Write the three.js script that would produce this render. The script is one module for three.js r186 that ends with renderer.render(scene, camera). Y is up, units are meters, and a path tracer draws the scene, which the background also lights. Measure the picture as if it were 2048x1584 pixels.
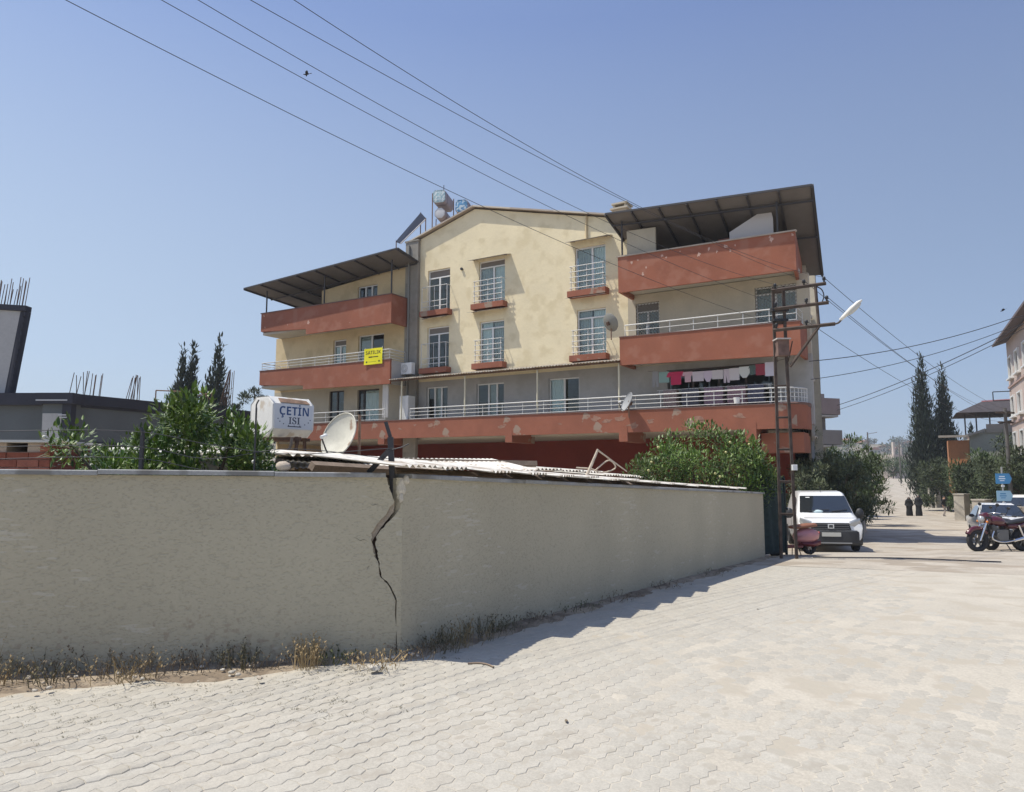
import * as THREE from 'three';
import { mergeGeometries } from 'three/addons/utils/BufferGeometryUtils.js';
import { MarchingCubes } from 'three/addons/objects/MarchingCubes.js';

// ---------- camera, sky, sun, exposure ----------
const V = (x, y, z) => new THREE.Vector3(x, y, z);
const scene = new THREE.Scene();
const camera = new THREE.PerspectiveCamera(57.287, 1024 / 792, 0.1, 4000);
camera.position.set(0, 1.6, 0);
camera.rotation.set(THREE.MathUtils.degToRad(6.0234), 0, 0);
const renderer = new THREE.WebGLRenderer({ antialias: true });
renderer.setSize(1024, 792);
renderer.toneMapping = THREE.LinearToneMapping;
renderer.toneMappingExposure = 1.0;
renderer.shadowMap.enabled = true;
const SUN = V(-0.4336, 0.9011, 0.0076).normalize();
{
  const W = 1024, H = 512, d = new Float32Array(W * H * 4);
  const hor = [0.62, 0.78, 0.95], haze = [0.56, 0.65, 0.72], mid = [0.180, 0.266, 0.515], zen = [0.115, 0.18, 0.40], K = [8, 5.6, 3], low = [0.30, 0.28, 0.25];
  const mix = (a, b, t) => a.map((v, i) => v + (b[i] - v) * t);
  for (let j = 0; j < H; j++) for (let i = 0; i < W; i++) {
    const ph = ((i + 0.5) / W - 0.5) * 2 * Math.PI, el = ((j + 0.5) / H - 0.5) * Math.PI;
    const y = Math.sin(el), c = Math.cos(ph) * Math.cos(el) * SUN.x + y * SUN.y + Math.sin(ph) * Math.cos(el) * SUN.z;
    let col = y < 0 ? mix(hor, low, Math.min(1, -y * 12)) : y < 0.55 ? mix(hor, mid, Math.pow(y / 0.55, 0.9)) : mix(mid, zen, (y - 0.55) / 0.45);
    if (y >= 0) col = mix(haze, col, Math.min(1, y / 0.14) ** 0.8);
    const k = (c + 1) / 2, q0 = 0.2 + 0.8 * Math.min(1, Math.max(0, y) / 0.5), a = y < 0 ? 0 : 0.9 * Math.exp(-(1 - c) / 0.035);
    for (let q = 0; q < 3; q++) d[(j * W + i) * 4 + q] = col[q] * (y < 0 ? 1 : (1 + K[q] * q0 * k * k) / (1 + K[q] * q0 * 0.42)) + a;
    d[(j * W + i) * 4 + 3] = 1;
  }
  const t = new THREE.DataTexture(d, W, H, THREE.RGBAFormat, THREE.FloatType);
  t.mapping = THREE.EquirectangularReflectionMapping; t.magFilter = t.minFilter = THREE.LinearFilter; t.needsUpdate = true;
  scene.background = t; scene.environment = t;
}
const sun = new THREE.DirectionalLight(new THREE.Color().setRGB(1, 0.94, 0.82), 5.0);
sun.position.copy(SUN).multiplyScalar(90); sun.castShadow = true; sun.shadow.mapSize.set(4096, 4096);
Object.assign(sun.shadow.camera, { left: -60, right: 60, top: 60, bottom: -60, near: 1, far: 220 });
scene.add(sun, sun.target);
scene.fog = new THREE.FogExp2(new THREE.Color().setRGB(0.80, 0.86, 0.93), 0.0005);

// ---------- helpers ----------
let seed = 7;
const rnd = () => { seed = (seed + 0x6D2B79F5) | 0; let t = Math.imul(seed ^ (seed >>> 15), 1 | seed); t = (t + Math.imul(t ^ (t >>> 7), 61 | t)) ^ t; return ((t ^ (t >>> 14)) >>> 0) / 4294967296; };
const rr = (a, b) => a + (b - a) * rnd();
const clamp = (v, a = 0, b = 1) => Math.min(b, Math.max(a, v));
const sstep = (a, b, v) => { const t = clamp((v - a) / (b - a)); return t * t * (3 - 2 * t); };
const H2 = (x, y, s = 0) => { let h = Math.imul(x, 374761393) ^ Math.imul(y, 668265263) ^ Math.imul(s + 17, 1274126177); h = Math.imul(h ^ (h >>> 13), 1274126177); return ((h ^ (h >>> 16)) >>> 0) / 4294967296; };
function vn(x, y, s = 0, per = 0) {
  const x0 = Math.floor(x), y0 = Math.floor(y), fx = x - x0, fy = y - y0, m = per ? (v => ((v % per) + per) % per) : (v => v);
  const u = fx * fx * (3 - 2 * fx), v = fy * fy * (3 - 2 * fy);
  const a = H2(m(x0), m(y0), s), b = H2(m(x0 + 1), m(y0), s), c = H2(m(x0), m(y0 + 1), s), d = H2(m(x0 + 1), m(y0 + 1), s);
  return a + (b - a) * u + (c - a) * v + (a - b - c + d) * u * v;
}
const fbm = (x, y, s = 0, oct = 4, per = 0) => { let a = 0.5, r = 0, f = 1, n = 0; for (let i = 0; i < oct; i++) { r += a * vn(x * f, y * f, s + i * 7, per * f); n += a; a *= 0.5; f *= 2; } return r / n; };
const used = {};
const numbered = n => { const k = used[n] = (used[n] ?? -1) + 1; return k ? n + '_' + String(k).padStart(3, '0') : n; };
function planarUV(g) {
  const keep = g.userData.keepUV;
  if (g.index) g = g.toNonIndexed();
  if (!g.attributes.normal) g.computeVertexNormals();
  for (const k of Object.keys(g.attributes)) if (!['position', 'normal', 'uv'].includes(k)) g.deleteAttribute(k);
  if (keep) return g;
  const p = g.attributes.position, uv = new Float32Array(p.count * 2), a = V(), b = V(), c = V(), n = V();
  for (let i = 0; i < p.count; i += 3) {
    a.fromBufferAttribute(p, i); b.fromBufferAttribute(p, i + 1); c.fromBufferAttribute(p, i + 2);
    n.copy(b).sub(a).cross(c.clone().sub(a));
    const ax = Math.abs(n.x), ay = Math.abs(n.y), az = Math.abs(n.z);
    for (let k = 0; k < 3; k++) {
      const q = k === 0 ? a : k === 1 ? b : c;
      const [U, W] = ax >= ay && ax >= az ? [q.z, q.y] : ay >= az ? [q.x, q.z] : [q.x, q.y];
      uv[(i + k) * 2] = U; uv[(i + k) * 2 + 1] = W;
    }
  }
  g.setAttribute('uv', new THREE.BufferAttribute(uv, 2));
  return g;
}
function geo(list) { const a = (Array.isArray(list) ? list : [list]).map(planarUV); return a.length === 1 ? a[0] : mergeGeometries(a); }
function mk(name, list, mat, parent = scene) {
  const m = new THREE.Mesh(geo(list), mat); m.name = parent === scene ? numbered(name) : name;
  m.castShadow = m.receiveShadow = true; parent.add(m); return m;
}
function same(name, g, mat, parent) { const m = new THREE.Mesh(g, mat); m.name = name; m.castShadow = m.receiveShadow = true; parent.add(m); return m; }
function tag(o, label, category, group) { o.userData.label = label; o.userData.category = category; if (group) o.userData.group = group; return o; }
function thing(name, label, category, pos = [0, 0, 0], turn = 0, group) {
  const o = new THREE.Group(); o.name = numbered(name); o.position.set(...pos); o.rotation.y = turn; scene.add(o);
  return tag(o, label, category, group);
}
function part(name, parent) { const o = new THREE.Group(); o.name = name; parent.add(o); return o; }
function struct(o) { o.userData.kind = 'structure'; return o; }
// geometries
const box = (x0, x1, y0, y1, z0, z1) => new THREE.BoxGeometry(x1 - x0, y1 - y0, z1 - z0).translate((x0 + x1) / 2, (y0 + y1) / 2, (z0 + z1) / 2);
function orient(g, p, q) {
  const d = q.clone().sub(p), L = d.length();
  const m = new THREE.Matrix4().makeRotationFromQuaternion(new THREE.Quaternion().setFromUnitVectors(V(0, 1, 0), d.divideScalar(L)));
  return g.applyMatrix4(m).translate((p.x + q.x) / 2, (p.y + q.y) / 2, (p.z + q.z) / 2);
}
const A3 = a => Array.isArray(a) ? V(...a) : a;
const rod = (p, q, r, r2 = r, n = 7) => { p = A3(p); q = A3(q); return orient(new THREE.CylinderGeometry(r2, r, p.distanceTo(q), n), p, q); };
const beam = (p, q, w, h = w) => { p = A3(p); q = A3(q); return orient(new THREE.BoxGeometry(w, p.distanceTo(q), h), p, q); };
const tube = (pts, r, seg = 24, n = 6) => new THREE.TubeGeometry(new THREE.CatmullRomCurve3(pts.map(A3)), seg, r, n, false);
const ball = (x, y, z, rx, ry = rx, rz = rx, n = 14) => new THREE.SphereGeometry(1, n, Math.round(n * 0.7)).scale(rx, ry, rz).translate(x, y, z);
const shapeOf = (pts, holes = []) => { const s = new THREE.Shape(pts.map(p => new THREE.Vector2(...p))); for (const h of holes) s.holes.push(new THREE.Path(h.map(p => new THREE.Vector2(...p)))); return s; };
const slab = (pts, d, z = 0, holes = [], bevel = 0) => new THREE.ExtrudeGeometry(shapeOf(pts, holes), bevel ? { depth: d, bevelEnabled: true, bevelSize: bevel, bevelThickness: bevel, bevelSegments: 2, steps: 1 } : { depth: d, bevelEnabled: false, steps: 1 }).translate(0, 0, z);
const rect = (u0, u1, v0, v1) => [[u0, v0], [u1, v0], [u1, v1], [u0, v1]];
function poly(quads) {           // list of 4-point faces -> geometry
  const p = []; for (const q of quads) { const [a, b, c, d] = q; p.push(...a, ...b, ...c); if (d) p.push(...a, ...c, ...d); }
  const g = new THREE.BufferGeometry(); g.setAttribute('position', new THREE.Float32BufferAttribute(p, 3)); g.computeVertexNormals(); return g;
}
function sheet8(a, b, c, d, t) { // a thick quad (thickness t downwards)
  const dn = p => [p[0], p[1] - t, p[2]], A = dn(a), B = dn(b), C = dn(c), D = dn(d);
  return poly([[a, b, c, d], [D, C, B, A], [a, A, B, b], [b, B, C, c], [c, C, D, d], [d, D, A, a]]);
}
function grid(nu, nv, fn) {
  const p = [], idx = []; for (let j = 0; j <= nv; j++) for (let i = 0; i <= nu; i++) p.push(...fn(i / nu, j / nv));
  for (let j = 0; j < nv; j++) for (let i = 0; i < nu; i++) { const a = j * (nu + 1) + i, b = a + 1, c = a + nu + 1, d = c + 1; idx.push(a, b, d, a, d, c); }
  const g = new THREE.BufferGeometry(); g.setAttribute('position', new THREE.Float32BufferAttribute(p, 3)); g.setIndex(idx); g.computeVertexNormals(); return g;
}
function loft(st, caps = true) { // st: list of rings of equal length, each ring a list of points
  const n = st[0].length, p = [], idx = []; for (const r of st) for (const q of r) p.push(...q);
  for (let i = 0; i < st.length - 1; i++) for (let k = 0; k < n; k++) { const a = i * n + k, b = i * n + (k + 1) % n, c = a + n, d = b + n; idx.push(a, b, d, a, d, c); }
  if (caps) for (const e of [0, st.length - 1]) { const o = e * n; for (let k = 1; k < n - 1; k++) e ? idx.push(o, o + k, o + k + 1) : idx.push(o, o + k + 1, o + k); }
  const g = new THREE.BufferGeometry(); g.setAttribute('position', new THREE.Float32BufferAttribute(p, 3)); g.setIndex(idx); g.computeVertexNormals(); return g;
}
// ---------- materials ----------
const enc = v => Math.round(255 * clamp(v <= 0.0031308 ? v * 12.92 : 1.055 * Math.pow(v, 1 / 2.4) - 0.055));
function tex(size, n, fn, srgb = true) {
  const d = new Uint8Array(n * n * 4);
  for (let j = 0; j < n; j++) for (let i = 0; i < n; i++) {
    const c = fn(i / n, j / n), o = (j * n + i) * 4;
    for (let k = 0; k < 3; k++) d[o + k] = srgb ? enc(c[k] ?? c[0]) : Math.round(255 * clamp(c[k] ?? c[0]));
    d[o + 3] = 255;
  }
  const t = new THREE.DataTexture(d, n, n); t.wrapS = t.wrapT = THREE.RepeatWrapping; t.magFilter = THREE.LinearFilter; t.minFilter = THREE.LinearMipmapLinearFilter; t.generateMipmaps = true;
  if (srgb) t.colorSpace = THREE.SRGBColorSpace; t.repeat.set(1 / size, 1 / size); t.needsUpdate = true; return t;
}
const lin = (r, g, b) => new THREE.Color().setRGB(r, g, b);
const std = (c, rough = 0.8, o = {}) => new THREE.MeshStandardMaterial({ color: lin(...c), roughness: rough, ...o });
// mottled surface: coarse patches + fine grain (+ optional stains of a second colour), sizes in metres
function mottle(c, { size = 3, n = 256, amp = 0.16, grain = 0.10, freq = 5, stain, at = 0.62, soft = 0.08, sf = 7, sx = 1, s = 1, rough = 0.9, bump = 0, bf = 40, extra } = {}) {
  const map = tex(size, n, (x, y) => {
    let k = 1 + amp * (fbm(x * freq, y * freq, s, 4, freq) - 0.5) * 2 + grain * (H2(Math.floor(x * n), Math.floor(y * n), s) - 0.5) + grain * 0.8 * (vn(x * n / 3 | 0, y * n / 3 | 0, s + 3) - 0.5);
    let o = c.map(v => v * k);
    if (stain) { const w = sstep(at - soft, at + soft, fbm(x * sf * sx, y * sf, s + 50, 4, sx === 1 ? sf : 0)); o = o.map((v, i) => v + (stain[i] - v) * w); }
    return o;
  });
  const m = new THREE.MeshStandardMaterial({ map, roughness: rough });
  if (bump) { m.bumpMap = tex(size, n, (x, y) => [fbm(x * bf, y * bf, s + 90, 3, bf)], false); m.bumpScale = bump; }
  return Object.assign(m, extra || {});
}
const M = {
  white: std([0.74, 0.74, 0.72], 0.45), pvc: std([0.72, 0.72, 0.70], 0.4), railWhite: std([0.60, 0.60, 0.58], 0.4),
  black: std([0.02, 0.02, 0.022], 0.5), rubber: std([0.025, 0.025, 0.027], 0.85), steelDark: std([0.05, 0.05, 0.055], 0.5, { metalness: 0.4 }),
  rust: mottle([0.13, 0.075, 0.05], { size: 0.8, n: 128, amp: 0.5, grain: 0.3, s: 3 }),
  rustLight: mottle([0.24, 0.15, 0.10], { size: 0.8, n: 128, amp: 0.5, grain: 0.3, s: 4 }),
  chrome: std([0.75, 0.75, 0.76], 0.18, { metalness: 1 }),
  wood: mottle([0.24, 0.18, 0.13], { size: 0.6, n: 128, amp: 0.4, grain: 0.25, s: 6 }),
  paleWood: mottle([0.50, 0.42, 0.33], { size: 0.6, n: 128, amp: 0.35, grain: 0.25, s: 8 }),
  glass: new THREE.MeshPhysicalMaterial({ color: lin(0.82, 0.88, 0.88), roughness: 0.03, transmission: 1, thickness: 0, ior: 1.5, side: THREE.DoubleSide }),
  darkGlass: new THREE.MeshPhysicalMaterial({ color: lin(0.018, 0.022, 0.025), roughness: 0.06, clearcoat: 1, clearcoatRoughness: 0.03 }),
  curtain: mottle([0.80, 0.80, 0.77], { size: 0.8, n: 128, amp: 0.1, grain: 0.06, s: 12 }),
  curtainGrey: mottle([0.50, 0.49, 0.47], { size: 0.8, n: 128, amp: 0.15, grain: 0.06, s: 13 }),
};
// ---------- terrain ----------
const GK = [[-60, 0.1], [-10, 0.02], [0, 0], [6.5, 0], [18, -0.47], [22.5, -0.80], [28, -1.0], [45, -1.6], [62, -2.1], [82, -1.9], [110, -1.2], [150, -0.3], [172, 0.15], [178, 0.1], [200, -2], [260, -7], [340, -4], [460, 12], [640, 28], [800, 34], [1400, 30], [3000, 40]];
function G(x, z) {
  const q = -z; if (q <= GK[0][0]) return GK[0][1];
  for (let i = 1; i < GK.length; i++) if (q <= GK[i][0]) {
    const [a, ya] = GK[i - 1], [b, yb] = GK[i]; const t = (q - a) / (b - a);
    let y = ya + (yb - ya) * t; if (q > 220) y += sstep(220, 420, q) * 10 * (fbm(x / 180 + 9, z / 180, 5, 3) - 0.5); return y;
  }
  return GK[GK.length - 1][1];
}
const dirtMat = mottle([0.40, 0.335, 0.26], { size: 4, n: 512, amp: 0.22, grain: 0.22, freq: 6, stain: [0.27, 0.22, 0.165], at: 0.62, sf: 9, s: 21, rough: 0.95, bump: 0.012, bf: 60 });
const sandMat = mottle([0.455, 0.415, 0.345], { size: 3, n: 512, amp: 0.12, grain: 0.16, freq: 5, stain: [0.415, 0.37, 0.30], at: 0.60, sf: 8, s: 23, rough: 0.95, bump: 0.004, bf: 70 });
const vergeMat = mottle([0.335, 0.27, 0.195], { size: 2.2, n: 512, amp: 0.28, grain: 0.30, freq: 7, stain: [0.20, 0.155, 0.11], at: 0.58, sf: 11, s: 22, rough: 0.97, bump: 0.012, bf: 60 });
const fieldMat = mottle([0.22, 0.18, 0.13], { size: 60, n: 256, amp: 0.25, grain: 0.1, freq: 6, stain: [0.13, 0.125, 0.075], at: 0.6, sf: 8, s: 25 });
const WL = { x: -0.98, z: -6.54 }, DL = V(0.9779, 0, -0.2091), DR = V(0.5288, 0, -0.8488);   // wall corner, directions of the two wall runs
{
  const xs = [], zs = [];
  const cut = (a, b, n, o) => { for (let i = 0; i < n; i++) o.push(a + (b - a) * i / n); };
  cut(-1500, -200, 14, xs); cut(-200, -30, 26, xs); cut(-30, 60, 60, xs); cut(60, 260, 40, xs); cut(260, 1700, 20, xs); xs.push(1700);
  cut(40, 0, 10, zs); cut(0, -70, 70, zs); cut(-70, -260, 60, zs); cut(-260, -900, 50, zs); cut(-900, -2600, 14, zs); zs.push(-2600);
  const near = (x, z) => Math.abs(z) < 24 && z < 4.5 && x > -13 && x < 22;                    // the paved near part has its own finer sheet a little higher
  const p = [], id = [], id2 = []; for (const z of zs) for (const x of xs) p.push(x, G(x, z) - (near(x, z) ? 0.12 : 0.03), z);
  const n = xs.length;
  for (let j = 0; j < zs.length - 1; j++) for (let i = 0; i < n - 1; i++) { const a = j * n + i, b = a + 1, c = a + n, d = c + 1; (zs[j] < -190 ? id2 : id).push(a, b, d, a, d, c); }
  for (const [nm, ix, mt] of [['ground', id, dirtMat], ['hill', id2, fieldMat]]) {
    const g = new THREE.BufferGeometry(); g.setAttribute('position', new THREE.Float32BufferAttribute(p, 3)); g.setIndex(ix); g.computeVertexNormals();
    struct(mk(nm, g, mt));
  }
}
// signed distance to the right of / in front of the boundary wall line (positive = street side)
function wallSide(x, z) {
  const rx = x - WL.x, rz = z - WL.z;
  const l = rx * 0.2091 + rz * 0.9779, r = rx * 0.8488 + rz * 0.5288;
  const tl = rx * DL.x + rz * DL.z, tr = rx * DR.x + rz * DR.z;
  if (tr > 13.6) return r + 0.9;
  return tl <= 0 && tr <= 0 ? l : tl >= 0 && tr >= 0 ? r : Math.max(l, r);
}
const vergeEdge = (x, z) => {      // width of the earth strip at the foot of the wall, in metres
  const rx = x - WL.x, rz = z - WL.z, tl = rx * DL.x + rz * DL.z, tr = rx * DR.x + rz * DR.z;
  const w = tr > 0 && rz < 0.1 ? 0.24 : 0.20 + 0.20 * clamp(-tl - 0.2) + 0.06 * clamp(-tl - 1.5);
  return Math.min(w, 0.9) + (fbm(x * 2.1 + 5, z * 2.1, 31, 3) - 0.5) * 0.35 + (tl < -2.75 ? (-2.75 - tl) * 0.9 : 0);
};
const dust = (x, z) => {           // 0 = clean open joints, 1 = paving buried under sand
  const along = x * 0.5288 - z * 0.8488, side = wallSide(x, z);
  let k = 0.05 + 0.35 * sstep(1, 8, along) + 0.35 * sstep(1.0, 3.5, side);
  k += (fbm(x * 0.7 + 3, z * 0.7 + 8, 41, 4) - 0.5) * 0.6;
  k += 0.9 * sstep(0.0, 1.5, x - (4.7 + 0.235 * (-z - 7) + 0.9 * (fbm(x * 0.4, z * 0.4, 43, 3) - 0.5)));
  k += 0.5 * sstep(16, 21, along);
  k += 0.6 * sstep(0.12, 0, Math.abs(side - vergeEdge(x, z)) - 0.02);
  return clamp(k);
};
const PH = 0.06;                   // paving block height
const road = new THREE.Group(); road.name = 'road'; scene.add(road); struct(road); road.userData.label = 'dusty street of pale interlocking paving blocks';
{
  const nu = 210, nv = 190, x0 = -13, x1 = 22, z0 = 4.5, z1 = -24;
  const g = grid(nu, nv, (a, b) => {
    const x = x0 + (x1 - x0) * a, z = z0 + (z1 - z0) * b, s = wallSide(x, z);
        const y = G(x, z) - 0.0065 + 0.009 * dust(x, z);
    return [x, y + (s < -0.1 ? -0.03 : 0), z];
  });
  mk('joint_sand', g, sandMat, road).userData.kind = 'stuff';
  // earth strip along the foot of the wall, ragged at its edge
  const s0 = -9.3, s1 = 13.9, vg = grid(420, 22, (a, b) => {
    const s = s0 + (s1 - s0) * a, k = sstep(-0.35, 0.35, s), nx = 0.2091 + (0.8488 - 0.2091) * k, nz = 0.9779 + (0.5288 - 0.9779) * k, n = Math.hypot(nx, nz), off = -0.12 + 1.25 * b;
    const x = WL.x + (s < 0 ? DL.x : DR.x) * s + nx / n * off, z = WL.z + (s < 0 ? DL.z : DR.z) * s + nz / n * off, e = vergeEdge(x, z);
    const inn = sstep(e + 0.05, e - 0.10, off + 0.10 * (fbm(x * 9, z * 9, 57, 3) - 0.5));
    return [x, G(x, z) - 0.03 + inn * (0.037 + 0.012 * fbm(x * 7, z * 7, 55, 3) + 0.035 * sstep(0.3, 0, off) * fbm(x * 4, z * 4, 58, 2)), z];
  });
  mk('dirt_verge', vg, vergeMat, road).userData.kind = 'stuff';
  // far road
  const c = [[8, -14.5], [12.5, -23], [20, -36], [34.5, -62.5], [48, -88], [61, -113], [80, -148], [92, -170], [98, -181]], w = [5, 4.6, 4.2, 4.6, 4.2, 4, 4, 4, 4];
  const P = [], seg = 60; const cv = new THREE.CatmullRomCurve3(c.map(([x, z]) => V(x, 0, z)));
  const fr = grid(10, 150, (a, b) => {
    const t = cv.getPoint(b), d = cv.getTangent(b), k = b * (c.length - 1), i = Math.min(c.length - 2, Math.floor(k)), ww = w[i] + (w[i + 1] - w[i]) * (k - i);
    const o = (a - 0.5) * 2 * ww * (1 + 0.06 * (vn(b * 60, a * 3, 9) - 0.5)), x = t.x - d.z * o, z = t.z + d.x * o; return [x, G(x, z) + 0.004 + (z > -24 ? 0.0 : 0.012), z];
  });
  mk('far_carriageway', fr, mottle([0.42, 0.375, 0.31], { size: 7, n: 512, amp: 0.16, grain: 0.2, freq: 7, stain: [0.33, 0.28, 0.22], at: 0.58, sf: 9, s: 27 }), road);
}
{ // interlocking zigzag paving blocks: the 300 that show largest one by one, the rest joined
  const L = 0.225, Wd = 0.1125, am = 0.0125, gap = 0.004, ch = 0.004;
  const prof = s => am * (Math.abs(((s / (L / 2)) % 1 + 1) % 1 - 0.5) * 4 - 1);        // zigzag along the block
  const outline = ins => {
    const o = [], e = L / 2 - gap / 2 - ins, h = Wd / 2 - gap / 2 - ins, xs = [-e, -L / 4, 0, L / 4, e];
    for (const x of xs) o.push([x, -h + prof(x + L / 4)]);
    o.push([e + 0.009, 0]);
    for (const x of xs.slice().reverse()) o.push([x, h + prof(x + L / 4)]);
    o.push([-e + 0.009, 0]);
    return o;
  };
  const rings = [[outline(0), -0.035], [outline(0), -ch], [outline(ch), 0]].map(([o, y]) => o.map(([x, z]) => [x, y, z]));
  const blockGeo = planarUV(toFlat(loft(rings.map(r => r.slice().reverse()), false), rings[2]));
  function toFlat(side, top) {
    const a = side.toNonIndexed(); a.computeVertexNormals();
    const c = [0, 0, 0], q = []; for (let i = 0; i < top.length; i++) q.push([c, top[(i + 1) % top.length], top[i]]);
    return mergeGeometries([a, poly(q)].map(g => { g.deleteAttribute('uv'); return g; }));
  }
  const cols = [[0.425, 0.397, 0.340], [0.436, 0.408, 0.350], [0.414, 0.385, 0.328], [0.430, 0.398, 0.338], [0.420, 0.394, 0.340]];
  const mats = cols.map((c, i) => mottle(c, { size: 0.5, n: 128, amp: 0.12, grain: 0.16, freq: 4, s: 60 + i, rough: 0.92, bump: 0.0016, bf: 32, stain: c.map((v, k) => v * [0.90, 0.88, 0.86][k]), at: 0.62, sf: 5 }));
  const instMat = mottle([1, 1, 1].map(() => 0.93), { size: 0.5, n: 128, amp: 0.10, grain: 0.16, freq: 4, s: 66, rough: 0.92 });
  const th = Math.atan2(0.78, 0.62), ux = Math.cos(th), uz = -Math.sin(th);          // row direction on the ground
  const cand = [];
  for (let r = -150; r < 190; r++) for (let k = -90; k < 150; k++) {
    const s = (k + (r & 1) * 0.5) * L, t = r * Wd, x = s * ux - t * uz - 1, z = s * uz + t * ux - 5;
    if (z > -2.2 || z < -21 || x < -7 || x > 15) continue;
    const sd = wallSide(x, z); if (sd < vergeEdge(x, z) - 0.02) continue;
    if (Math.abs(x) > 0.72 * -z + 2.2) continue;
    const du = dust(x, z); if (du > 0.97) continue;
    cand.push([x, z, Math.hypot(x, z), Math.abs(x) < 0.705 * -z - 0.1 && -z > 3.95]);
  }
  const near = cand.filter(c => c[3]).sort((a, b) => a[2] - b[2]).slice(0, 300), set = new Set(near), rest = cand.filter(c => !set.has(c));
  const place = (o, [x, z]) => {
    const e = 0.2, y = G(x, z), n = V((G(x - e, z) - G(x + e, z)) / (2 * e), 1, (G(x, z - e) - G(x, z + e)) / (2 * e)).normalize();
    n.x += (rnd() - 0.5) * 0.012; n.z += (rnd() - 0.5) * 0.012;
    o.position.set(x, y + (rnd() - 0.5) * 0.004, z);
    o.quaternion.setFromUnitVectors(V(0, 1, 0), n.normalize()).multiply(new THREE.Quaternion().setFromAxisAngle(V(0, 1, 0), th + (rnd() - 0.5) * 0.02));
    o.updateMatrix();
  };
  const variants = [0, 1, 2, 3, 4, 5, 6].map(i => { const g = blockGeo.clone(), u = g.attributes.uv, a = H2(i, 1, 3) * 0.5, b = H2(i, 2, 3) * 0.5, f = i % 2 ? -1 : 1; for (let k = 0; k < u.count; k++) u.setXY(k, u.getX(k) * f + a, u.getY(k) + b); return g; });
  for (const c of near) place(same('paver', variants[Math.floor(rnd() * 7)], mats[Math.floor(rnd() * 5)], road), c);
  const im = new THREE.InstancedMesh(blockGeo, instMat, rest.length); im.name = 'paver_field'; im.userData.kind = 'stuff'; im.castShadow = im.receiveShadow = true;
  const d = new THREE.Object3D(), cc = new THREE.Color();
  rest.forEach((c, i) => { place(d, c); im.setMatrixAt(i, d.matrix); const k = 0.96 + 0.08 * rnd(), b = cols[Math.floor(rnd() * 5)], w = 1 + 0.1 * (fbm(c[0] * 0.8, c[1] * 0.8, 77, 3) - 0.5); im.setColorAt(i, cc.setRGB(b[0] * k * w / 0.93, b[1] * k * w / 0.93, b[2] * k * w / 0.93)); });
  road.add(im);
  console.log('pavers', cand.length);
}
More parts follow.
